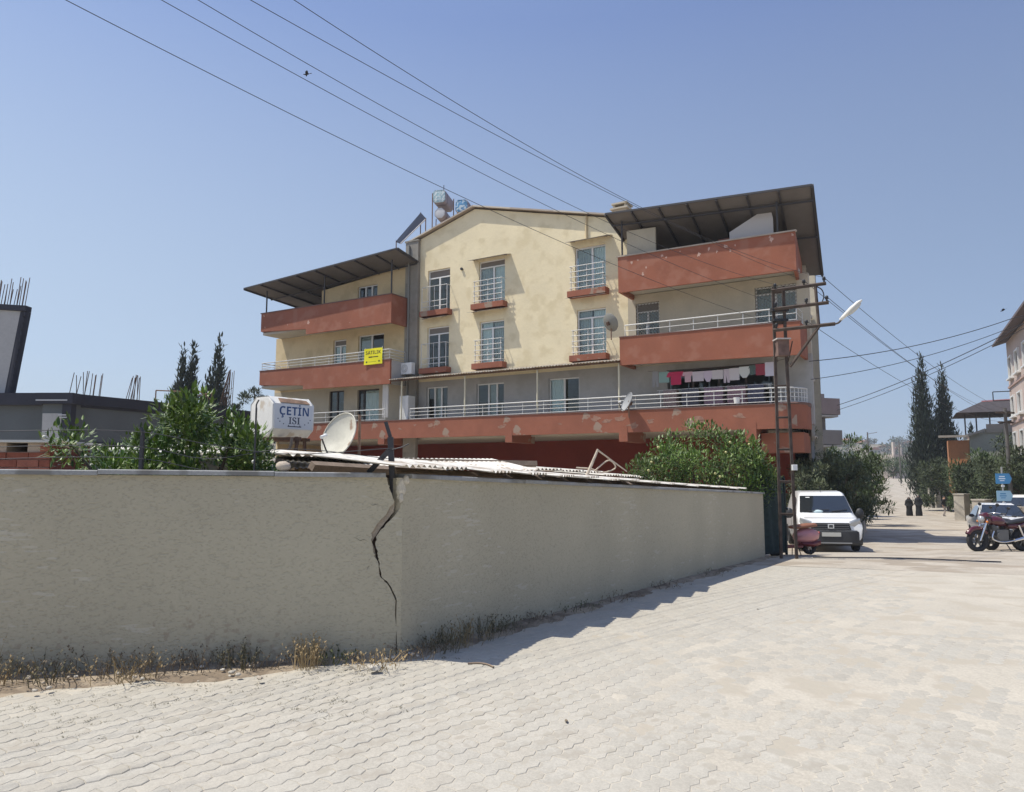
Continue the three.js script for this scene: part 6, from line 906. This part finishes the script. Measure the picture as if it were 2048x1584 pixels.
{ // far houses, posts and lamps beyond the crest
  const mats = [[0.40, 0.36, 0.33], [0.46, 0.42, 0.40], [0.34, 0.31, 0.30], [0.50, 0.40, 0.35]].map(c => std(c, 0.9)), rf = std([0.28, 0.14, 0.10], 0.9);
  const dir = [[1748, 876, 500, 11, 7], [1766, 878, 520, 14, 8], [1795, 874, 470, 10, 9], [1820, 868, 540, 20, 10], [1730, 872, 560, 9, 10], [1848, 872, 420, 12, 8], [1900, 868, 430, 10, 9], [1702, 874, 600, 16, 8]];
  const adj = ['left pale', 'cream', 'grey', 'wide', 'small', 'pinkish', 'right', 'leftmost'];
  dir.forEach(([px, py, z, w0, h0], i) => { const w = w0 * 0.65, h = h0 * 0.6; const x = (px - 1024) / 1450 * z, y = G(x, -z), b = thing('far_house', adj[i] + ' house on the hazy far hillside above the road crest', 'house', [x, y - 1, -z], rr(-0.5, 0.5), 'houses on the far hillside'); mk('wall', box(-w / 2, w / 2, 0, h, -8, 0), mats[i % 4], b); mk('roof', slab([[-w / 2 - 0.5, h], [w / 2 + 0.5, h], [0, h + 2]], 9, -8.5), rf, b); for (let k = 0; k < 3; k++) mk('window', box(-w / 2 + 1 + k * w / 3.2, -w / 2 + 2.4 + k * w / 3.2, h * 0.5, h * 0.8, 0.003, 0.03), M.darkGlass, b); });
  const tw = thing('tall_rooftop_tower', 'pale pink house with a thin tower at the road crest', 'house', [(1800 - 1024) / 1450 * 200, G(105, -200) - 0.5, -200], 0.3); mk('wall', box(-2.6, 2.6, 0, 9, -5, 0), std([0.48, 0.40, 0.36], 0.9), tw); mk('column', [box(-1.2, -0.6, 9, 12.5, -2, -1.4), box(1.2, 1.8, 9, 11, -2, -1.4)], std([0.55, 0.48, 0.42], 0.9), tw); for (const x of [-1.8, 0, 1.4]) mk('window', box(x - 0.4, x + 0.4, 4, 7, 0.003, 0.03), M.darkGlass, tw);
  const sp = (l, px, z, h) => { const x = (px - 1024) / 1450 * z; const p = thing('distant_pole', l, 'utility pole', [x, G(x, -z), -z]); mk('shaft', rod([0, -0.3, 0], [0, h, 0], 0.16, 0.1, 6), std([0.12, 0.11, 0.1], 0.9), p); mk('arm', beam([0, h - 0.3, 0], [1.6, h, 0], 0.1), std([0.4, 0.4, 0.4], 0.7), p); };
  sp('slender distant lamp pole left of the cypress', 1735, 120, 9.2); sp('distant pole beside the tall cypress', 1797, 140, 8.2); sp('pole at the foot of the right hand trees', 1858, 74, 4.2);
}
// ---------- vegetation ----------
const barkM = mottle([0.10, 0.075, 0.055], { size: 0.5, n: 128, amp: 0.4, grain: 0.3, s: 301 });
const leafGeo = (() => { const g = new THREE.BufferGeometry(), p = [[0, 0, 0], [0.22, 0.32, 0.05], [-0.22, 0.32, 0.05], [0.20, 0.68, 0.03], [-0.20, 0.68, 0.03], [0, 1, -0.05], [0, 0.35, 0], [0, 0.68, -0.02]]; const t = [[0, 1, 6], [0, 6, 2], [1, 3, 7], [1, 7, 6], [6, 7, 4], [6, 4, 2], [3, 5, 7], [7, 5, 4]]; const a = []; for (const q of t) for (const i of q) a.push(...p[i]); g.setAttribute('position', new THREE.Float32BufferAttribute(a, 3)); g.computeVertexNormals(); return planarUV(g); })();
const leafMat = (tr = 0.25, r = 0.5) => new THREE.MeshPhysicalMaterial({ color: 0xffffff, roughness: r, transmission: tr, thickness: 0, side: THREE.DoubleSide });
const leafM = leafMat(0.30, 0.5), leafDull = leafMat(0.15, 0.75);
function crown(parent, lumps, n, size, cols, mat, up = 0.25, shape = [1, 1, 1], name = 'crown') {
  const im = new THREE.InstancedMesh(leafGeo, mat, n); im.name = name; im.userData.kind = 'stuff'; im.castShadow = im.receiveShadow = true;
  const d = new THREE.Object3D(), c = new THREE.Color(), tot = lumps.reduce((s, l) => s + l[3] * l[3] * (l[4] || 1), 0); let k = 0;
  lumps.forEach(([x, y, z, r, sy = 1], li) => {
    const m = li === lumps.length - 1 ? n - k : Math.round(n * r * r * sy / tot), tone = rr(0.75, 1.25);
    for (let i = 0; i < m && k < n; i++, k++) {
      const u = rr(-1, 1), a = rr(0, 2 * Math.PI), q = Math.sqrt(1 - u * u), R = r * Math.pow(rnd(), 0.45) * (1 + 0.25 * (rnd() - 0.5)), o = [Math.cos(a) * q, u, Math.sin(a) * q];
      d.position.set(x + o[0] * R, y + o[1] * R * sy, z + o[2] * R);
      d.lookAt(d.position.x + o[0] + rr(-1, 1), d.position.y + o[1] + up + rr(-0.9, 0.9), d.position.z + o[2] + rr(-1, 1)); d.rotateX(Math.PI / 2 + rr(-0.5, 0.5));
      const s = size * rr(0.7, 1.3); d.scale.set(s * shape[0], s * shape[1], s * shape[2]); d.updateMatrix(); im.setMatrixAt(k, d.matrix);
      const b = cols[Math.floor(rnd() * cols.length)], t = tone * rr(0.75, 1.25); im.setColorAt(k, c.setRGB(b[0] * t, b[1] * t, b[2] * t));
    }
  });
  parent.add(im); return im;
}
function trunkOf(o, base, forks) { const g = [tube([[0, -0.3, 0], [base[0] * 0.4, base[1] * 0.5, base[2] * 0.4], base], base[3], 10, 8)]; for (const f of forks) g.push(rod(base.slice(0, 3), [base[0] + (f[0] - base[0]) * 0.55, base[1] + (f[1] - base[1]) * 0.45, base[2] + (f[2] - base[2]) * 0.55], base[3] * 0.7, base[3] * 0.42, 6), rod([base[0] + (f[0] - base[0]) * 0.55, base[1] + (f[1] - base[1]) * 0.45, base[2] + (f[2] - base[2]) * 0.55], f.slice(0, 3), base[3] * 0.42, base[3] * 0.12, 6)); mk('trunk', g, barkM, o); }
const citrus = [[0.095, 0.165, 0.022], [0.12, 0.20, 0.028], [0.16, 0.25, 0.038], [0.06, 0.11, 0.018]];
{ // orange tree left, behind the wall
  const o = thing('orange_tree', 'glossy green orange tree behind the left wall in front of the dark house', 'tree', [-3.72, G(-3.7, -8.3), -8.3]);
  o.scale.set(0.77, 0.80, 0.8);
  const L = []; const top = [[-1.6, 2.3], [-1.3, 2.6], [-0.95, 2.6], [-0.6, 2.6], [-0.3, 2.85], [0.05, 3.1], [0.3, 3.05], [0.65, 2.85], [1.0, 2.65], [1.35, 2.35]];
  for (const [x, h] of top) for (let y = 1.35; y < h; y += 0.26) L.push([x + rr(-0.18, 0.18), Math.min(y + rr(-0.1, 0.12), h - 0.12), rr(-0.7, 0.6), rr(0.22, 0.36)]);
  trunkOf(o, [0, 0.9, 0, 0.09], L.filter((_, i) => i % 4 === 0)); crown(o, L, 11500, 0.115, citrus, leafM, 0.5, [0.75, 1, 1]);
  // upright young shoots
  const sh = []; for (const [x, y, z] of [[-1.5, 1.9, 0.3], [-1.15, 2.2, 0.1], [-0.35, 2.65, 0], [0.02, 3.02, 0], [0.28, 2.85, 0.1], [0.7, 2.55, 0.2], [1.38, 2.05, 0.3], [1.5, 1.85, 0.3]]) for (let i = 0; i < 4; i++) sh.push([x + rr(-0.05, 0.05), y - i * 0.1, z, 0.085]); crown(o, sh, 620, 0.11, [[0.11, 0.21, 0.04], [0.13, 0.24, 0.05]], leafM, 1.4, [0.6, 1.1, 1], 'young_shoots');
  const bl = []; for (let i = 0; i < 26; i++) { const a = L[Math.floor(rnd() * L.length)]; bl.push(ball(a[0] + rr(-0.2, 0.2), a[1] + rr(-0.2, 0.2), a[2] + a[3] + 0.05, 0.026, 0.026, 0.026, 7)); } mk('blossom', bl, std([0.62, 0.62, 0.52], 0.7), o).userData.kind = 'stuff';
}
{ // orange tree right
  const o = thing('orange_tree', 'rounded orange tree with small pale fruit behind the right end of the wall', 'tree', [4.75, G(4.75, -18.6), -19.2]);
  const L = []; for (let i = 0; i < 60; i++) { const a = rr(0, 6.28), r = Math.sqrt(rnd()), x = 0.2 + Math.cos(a) * r * 1.85, z = Math.sin(a) * r * 1.3, h = 3.2 - 1.25 * Math.pow(Math.abs(x - 0.25) / 1.9, 2.2); L.push([x, rr(1.5, h), z, rr(0.3, 0.46)]); }
  trunkOf(o, [0, 1.1, 0, 0.1], L.filter((_, i) => i % 6 === 0)); crown(o, L, 11000, 0.12, citrus, leafM, 0.4, [0.75, 1, 1]);
  const fr = []; for (let i = 0; i < 9; i++) { const x = rr(-1.4, 1.4), y = rr(1.8, 2.9); fr.push([x, y]); }
  for (const [x, y] of fr) mk('fruit', ball(x, y, 1.35 - 0.3 * x * x * 0.4, 0.032, 0.032, 0.032, 9), std([0.48, 0.45, 0.20], 0.6), o);
}
function bushTree(label, x, z, w, h, dpt, n, size, cols, y0 = 0.8, group) {
  const o = thing('olive_tree', label, 'tree', [x, G(x, z), z], rr(0, 6), group), L = [];
  for (let i = 0; i < 34; i++) { const a = rr(0, 6.28), r = Math.sqrt(rnd()), px = Math.cos(a) * r, pz = Math.sin(a) * r; L.push([px * w, rr(y0, h * (1 - 0.35 * r * r)) , pz * dpt, rr(0.22, 0.34) * Math.min(w, h) * 0.9, 0.8]); }
  trunkOf(o, [0, h * 0.3, 0, 0.05 + h * 0.02], L.filter((_, i) => i % 5 === 0)); crown(o, L, Math.round(n * 2), size, cols, leafDull, 0.3, [0.62, 1, 1]); return o;
}
const olive = [[0.10, 0.12, 0.058], [0.12, 0.14, 0.07], [0.08, 0.10, 0.046]], darkG = [[0.045, 0.066, 0.024], [0.06, 0.085, 0.03], [0.075, 0.10, 0.034], [0.034, 0.052, 0.02]], midG = [[0.07, 0.11, 0.03], [0.085, 0.13, 0.036], [0.05, 0.08, 0.024]];
bushTree('grey green olive tree right behind the white van', 12.6, -29.0, 1.5, 3.6, 1.3, 4200, 0.17, olive);
bushTree('dusty olive tree left of the road behind the van roof', 14.0, -31.5, 1.1, 3.2, 1.0, 4200, 0.17, olive);
bushTree('small olive tree against the block corner behind the pole', 11.0, -27.0, 1.0, 3.0, 0.9, 2600, 0.16, olive);
bushTree('brighter green tree behind the olive trees beside the block', 14.5, -36, 2.2, 5.2, 1.8, 4200, 0.2, midG);
bushTree('leafy tree below the concrete balcony house', 20.5, -44, 2.2, 5.0, 2, 3200, 0.24, midG);
bushTree('dark broad tree right of the tall cypress', 41, -62, 3.4, 6.6, 3, 4200, 0.32, darkG); bushTree('dark tree overhanging the road on the right', 41.2, -69, 2.4, 5.6, 2, 3600, 0.3, darkG);
bushTree('dense dark tree behind the short stone pillar', 34.2, -50.5, 2.6, 5.4, 2, 4200, 0.27, darkG); bushTree('dark tree beside the blue direction signs', 32.5, -45.5, 2.2, 5.6, 2, 3600, 0.26, darkG); bushTree('dark green tree in front of the terrace house', 37.2, -57, 3.0, 6.0, 2.4, 4200, 0.28, midG);
bushTree('shrub on the right of the road near the crest', 62, -96, 3, 5, 3, 2400, 0.4, darkG); bushTree('dark tree at the foot of the cypresses', 49, -83, 3.2, 6.2, 3, 3000, 0.36, darkG); bushTree('scrubby tree left of the road near the crest', 73, -160, 4, 5, 3, 2000, 0.5, midG); bushTree('scrubby tree at the crest under the pink house', 92, -176, 4.5, 5, 3, 2000, 0.5, midG); bushTree('round tree left of the road further up', 30, -72, 2.6, 4.6, 2.4, 2600, 0.32, darkG); bushTree('dark bush beside the road left of the walkers', 25.5, -56, 2.4, 3.6, 2, 2600, 0.28, olive);
bushTree('roadside thicket below the cypresses', 46.2, -77, 3.2, 5.0, 2.6, 2800, 0.34, darkG); bushTree('dark bush at the foot of the orange wall', 39.3, -61.2, 1.5, 5.2, 1.5, 3000, 0.28, darkG); bushTree('bushy tree between house and orange wall', 35.2, -55, 1.8, 4.2, 1.6, 2600, 0.26, darkG);
bushTree('feathery tree behind the left end of the balconies', -20.0, -56, 1.7, 10.4, 1.5, 2600, 0.35, [[0.075, 0.10, 0.07], [0.06, 0.085, 0.055]], 5);
bushTree('second feathery tree left of the block', -22.4, -57, 1.4, 9.4, 1.3, 2200, 0.35, [[0.075, 0.10, 0.07], [0.06, 0.085, 0.055]], 5);
function cypress(label, x, z, top, r, n, lean = 0, group = 'cypress trees') {
  const y = G(x, z), h = top - y, o = thing('cypress', label, 'tree', [x, y, z], rr(0, 6), group), L = [];
  for (let i = 0; i < 46; i++) { const t = i / 45, w = r * 1.25 * Math.pow(1 - t, 0.75) * (0.85 + 0.3 * rnd()) + 0.07; L.push([lean * t + rr(-0.4, 0.4) * w, 1.6 + (h - 1.7) * t, rr(-0.4, 0.4) * w, Math.max(0.16, w), 1.25]); }
  mk('trunk', [rod([0, -0.3, 0], [lean, h * 0.9, 0], 0.2, 0.04, 8)], barkM, o); crown(o, L, Math.round(n * 1.8), 0.5, [[0.024, 0.038, 0.022], [0.032, 0.05, 0.027], [0.018, 0.03, 0.018]], leafDull, 2.2, [0.5, 1, 1]);
}
cypress('tall broad cypress on the right of the road', 45.5, -80, 14.6, 1.45, 5200); cypress('thinner cypress with a bare tip right of the tall one', 47.9, -80.5, 13.6, 1.15, 4200, -0.3); cypress('tiny far cypress under the post roof', 45.6, -72, 6.2, 0.6, 1200);
cypress('tallest cypress behind the left orange tree', -24.5, -60, 12.9, 1.0, 3400); cypress('leftmost cypress behind the orange tree', -27.6, -60, 12.1, 0.95, 3000); cypress('cypress with a drooping tip between two others', -26.8, -60.5, 12.3, 0.8, 3000, 0.1); cypress('short dense cypress beside the tallest left one', -25.6, -61, 10.4, 1.2, 2600); cypress('low spreading cypress at the edge of the dark roof', -28.6, -61, 8.9, 1.2, 2400);
{ // far trees on the hill, one mass
  const o = new THREE.InstancedMesh(leafGeo, leafDull, 9000); o.name = 'far_wood'; o.userData.kind = 'stuff'; o.userData.label = 'hazy band of far trees on the hillside beyond the road'; o.userData.category = 'trees'; const d = new THREE.Object3D(), c = new THREE.Color(); let k = 0;
  for (let i = 0; i < 90; i++) { const z = -rr(380, 760), x = -z * rr(0.2, 0.78), r = rr(2.5, 5), y = G(x, z); for (let j = 0; j < 100; j++, k++) { const a = rr(0, 6.28), q = Math.sqrt(rnd()); d.position.set(x + Math.cos(a) * q * r * 1.3, y + rnd() * r * 1.6, z + Math.sin(a) * q * r); d.rotation.set(rr(0, 6), rr(0, 6), rr(0, 6)); d.scale.setScalar(rr(1.2, 2.6)); d.updateMatrix(); o.setMatrixAt(k, d.matrix); o.setColorAt(k, c.setRGB(0.05 * rr(0.7, 1.3), 0.065 * rr(0.7, 1.3), 0.035)); } }
  scene.add(o);
}
// ---------- dry weeds, stones and litter at the foot of the wall ----------
{
  const dry = [[0.34, 0.25, 0.13], [0.28, 0.21, 0.11], [0.40, 0.31, 0.17]].map(c => std(c, 0.95, { side: THREE.DoubleSide })), dark = [[0.17, 0.13, 0.085], [0.13, 0.115, 0.065]].map(c => std(c, 0.95, { side: THREE.DoubleSide })), green = std([0.10, 0.11, 0.045], 0.95, { side: THREE.DoubleSide });
  const onWall = (s, off) => s < 0 ? [WL.x + DL.x * s + 0.2091 * off, WL.z + DL.z * s + 0.9779 * off] : [WL.x + DR.x * s + 0.8488 * off, WL.z + DR.z * s + 0.5288 * off];
  function clump(h, n, spread, seedHead) {
    const g = []; for (let i = 0; i < n; i++) { const a = rr(0, 6.28), r = spread * 1.1 * Math.sqrt(rnd()), l = h * rr(0.25, 1) * (1 - 0.4 * r / spread), lean = rr(0.05, 0.9) * spread * 0.9, w = rr(0.0018, 0.0042), p0 = [Math.cos(a) * r, -0.02, Math.sin(a) * r], a2 = a + rr(-1.8, 1.8), p1 = [p0[0] + Math.cos(a2) * lean * 0.4, l * 0.6, p0[2] + Math.sin(a2) * lean * 0.4], p2 = [p0[0] + Math.cos(a2) * lean + rr(-0.02, 0.02), l * rr(0.8, 1.05), p0[2] + Math.sin(a2) * lean], sx = -Math.sin(a) * w, sz = Math.cos(a) * w;
      g.push([[p0[0] - sx, p0[1], p0[2] - sz], [p0[0] + sx, p0[1], p0[2] + sz], [p1[0] + sx, p1[1], p1[2] + sz], [p1[0] - sx, p1[1], p1[2] - sz]], [[p1[0] - sx, p1[1], p1[2] - sz], [p1[0] + sx, p1[1], p1[2] + sz], p2]);
      const m = seedHead ? 4 : 3; for (let k = 0; k < m; k++) { const t = rr(0.35, 1), q = p1.map((v, j) => v + (p2[j] - v) * (t * 2 - 0.7)), b = rr(0, 6.28), s = (seedHead ? 0.008 : 0.009) * rr(0.5, 1.5); g.push([q, [q[0] + Math.cos(b) * s, q[1] + s * 0.9, q[2] + Math.sin(b) * s], [q[0] + Math.cos(b + 0.7) * s * 1.5, q[1] + s * 1.8, q[2] + Math.sin(b + 0.7) * s * 1.5], [q[0] + Math.cos(b + 1.3) * s, q[1] + s, q[2] + Math.sin(b + 1.3) * s]]); } }
    return poly(g);
  }
  const W = [[-3.05, 0.18, 0.30, 150, 0.22, 0, 'tawny seeded grass clump at the left edge by the wall', 1], [-3.25, 0.42, 0.22, 120, 0.2, 3, 'greenish dry tuft at the lower left edge', 0], [-2.75, 0.15, 0.24, 120, 0.24, 4, 'dark weed tangle right of the left edge grass', 0], [-2.45, 0.12, 0.22, 120, 0.26, 4, 'second dark weed tangle against the left wall', 0], [-2.15, 0.22, 0.26, 140, 0.26, 1, 'rusty brown weed clump in the dirt strip', 0], [-1.95, 0.12, 0.20, 110, 0.24, 4, 'dark low weeds under the wall between the brown clumps', 0], [-1.62, 0.10, 0.22, 100, 0.2, 4, 'dark weed plume against the wall left of centre', 0], [-1.30, 0.16, 0.28, 120, 0.16, 4, 'dark stalky weed with open sprays against the wall', 1], [-1.15, 0.10, 0.18, 100, 0.2, 4, 'low dark weed beside the stalky one', 0], [-0.78, 0.20, 0.34, 170, 0.13, 0, 'tall straw coloured weed standing alone by the wall', 1], [-0.55, 0.12, 0.16, 90, 0.16, 3, 'small greenish weed left of the crack foot', 0], [-0.22, 0.30, 0.15, 120, 0.2, 0, 'pale dry tuft on the paving below the crack', 0], [0.10, 0.14, 0.16, 110, 0.2, 4, 'dark weed just right of the crack foot', 0], [0.45, 0.10, 0.28, 140, 0.22, 4, 'dark weed clump in the wall shadow', 0], [0.75, 0.12, 0.30, 150, 0.24, 1, 'brown weed clump in the wall shadow', 1], [1.15, 0.10, 0.30, 150, 0.22, 4, 'tall dark weed in the wall shadow', 1], [1.6, 0.08, 0.18, 110, 0.22, 4, 'low dark weeds further along the shaded wall', 0], [2.3, 0.07, 0.14, 90, 0.24, 4, 'dark grass at the shaded wall foot', 0], [3.2, 0.07, 0.13, 90, 0.26, 3, 'greenish grass at the shaded wall foot', 0], [4.4, 0.07, 0.12, 90, 0.28, 4, 'low grass halfway along the shaded wall', 0], [6.2, 0.08, 0.12, 90, 0.3, 4, 'dry grass near the far part of the wall', 0], [8.6, 0.08, 0.12, 90, 0.34, 4, 'scrubby grass near the far end of the wall', 0]];
  for (const [s, off, h, n, sp, k, l, sd] of W) { const [x, z] = onWall(s, off), m = k < 3 ? dry[k] : k === 3 ? green : dark[Math.floor(rnd() * 2)]; const o = mk('dry_weed', clump(h, Math.round(n * 0.6), sp, sd), m); o.position.set(x, G(x, z) + 0.03, z); tag(o, l, 'weed', 'dry weeds along the wall foot'); }
  const sb = [[0.52, 0.48, 0.41], [0.42, 0.38, 0.32], [0.36, 0.31, 0.25]].map((c, i) => mottle(c, { size: 0.3, n: 64, amp: 0.3, grain: 0.3, s: 330 + i }));
  for (let i = 0; i < 26; i++) { const s = rr(-3.3, -0.1), off = rr(0.12, 0.6), [x, z] = onWall(s, off), r = i === 0 ? 0.045 : rr(0.008, 0.024), g = new THREE.IcosahedronGeometry(r, 1), p = g.attributes.position; for (let j = 0; j < p.count; j++) { const q = 1 + 0.5 * (vn(p.getX(j) / r * 1.7 + i * 5, p.getY(j) / r * 1.7 + p.getZ(j) / r * 1.9, 6) - 0.5); p.setXYZ(j, p.getX(j) * q * 1.2, p.getY(j) * q * 0.6, p.getZ(j) * q); } g.computeVertexNormals(); const o = mk('pebble', g, sb[i % 3]); o.position.set(x, G(x, z) + 0.035 + r * 0.2, z); o.rotation.y = rr(0, 6); tag(o, 'small pale pebble in the dirt strip at the foot of the left wall', 'pebble', 'pebbles in the dirt strip'); }
  const stx = [[-0.37, -6.27], [-0.29, -6.29], [-0.21, -6.25], [-0.15, -6.16]]; tag(mk('fallen_stick', tube(stx.map(([x, z]) => [x, G(x, z) + 0.01, z]), 0.007, 20, 6), M.wood), 'curved brown stick lying on the paving at the shadow tip', 'stick');
  for (let i = 0; i < 9; i++) { const [x, z] = onWall(rr(-0.25, 0.12), rr(0.05, 0.3)), r = rr(0.008, 0.02), g = new THREE.IcosahedronGeometry(r, 0).scale(1.2, 0.7, 1), o = mk('plaster_crumb', g, sb[0]); o.position.set(x, G(x, z) + 0.03, z); o.rotation.y = rr(0, 6); tag(o, 'crumb of plaster fallen at the foot of the crack', 'rubble', 'plaster crumbs under the crack'); }
  const lf = []; const fl = (x, z) => { const o = mk('fallen_leaf', [planarUV(leafGeo.clone().scale(0.05, 0.07, 0.05).rotateX(1.5).translate(0, 0.006, 0))], dark[0]); o.position.set(x, G(x, z) + 0.004, z); tag(o, 'tiny dark leaf lying alone on the bright paving', 'leaf', 'leaves on the paving'); }; fl(3.1, -9.4); fl(0.35, -4.9);
  // sprigs in the joints near the wall
  const sp = [], im0 = 420, tg = clump(0.10, 9, 0.10, 0).scale(0.27, 0.22, 0.27); const im = new THREE.InstancedMesh(geo(tg), dark[1], im0); im.name = 'joint_sprigs'; im.userData.kind = 'stuff'; im.userData.label = 'tiny dark sprigs growing in the paving joints'; im.userData.category = 'weeds'; const d = new THREE.Object3D();
  for (let i = 0; i < im0; i++) { let x, z; do { const s = rr(-3.6, 0.3), off = 0.35 + 1.3 * Math.pow(rnd(), 1.6); [x, z] = onWall(s, off); } while (fbm(x * 1.4, z * 1.4, 91, 3) < 0.47); d.position.set(x, G(x, z) - 0.004, z); d.rotation.y = rr(0, 6); const q = rr(0.5, 1.3); d.scale.set(q, q * 0.7, q); d.updateMatrix(); im.setMatrixAt(i, d.matrix); }
  scene.add(im);
}
renderer.render(scene, camera);
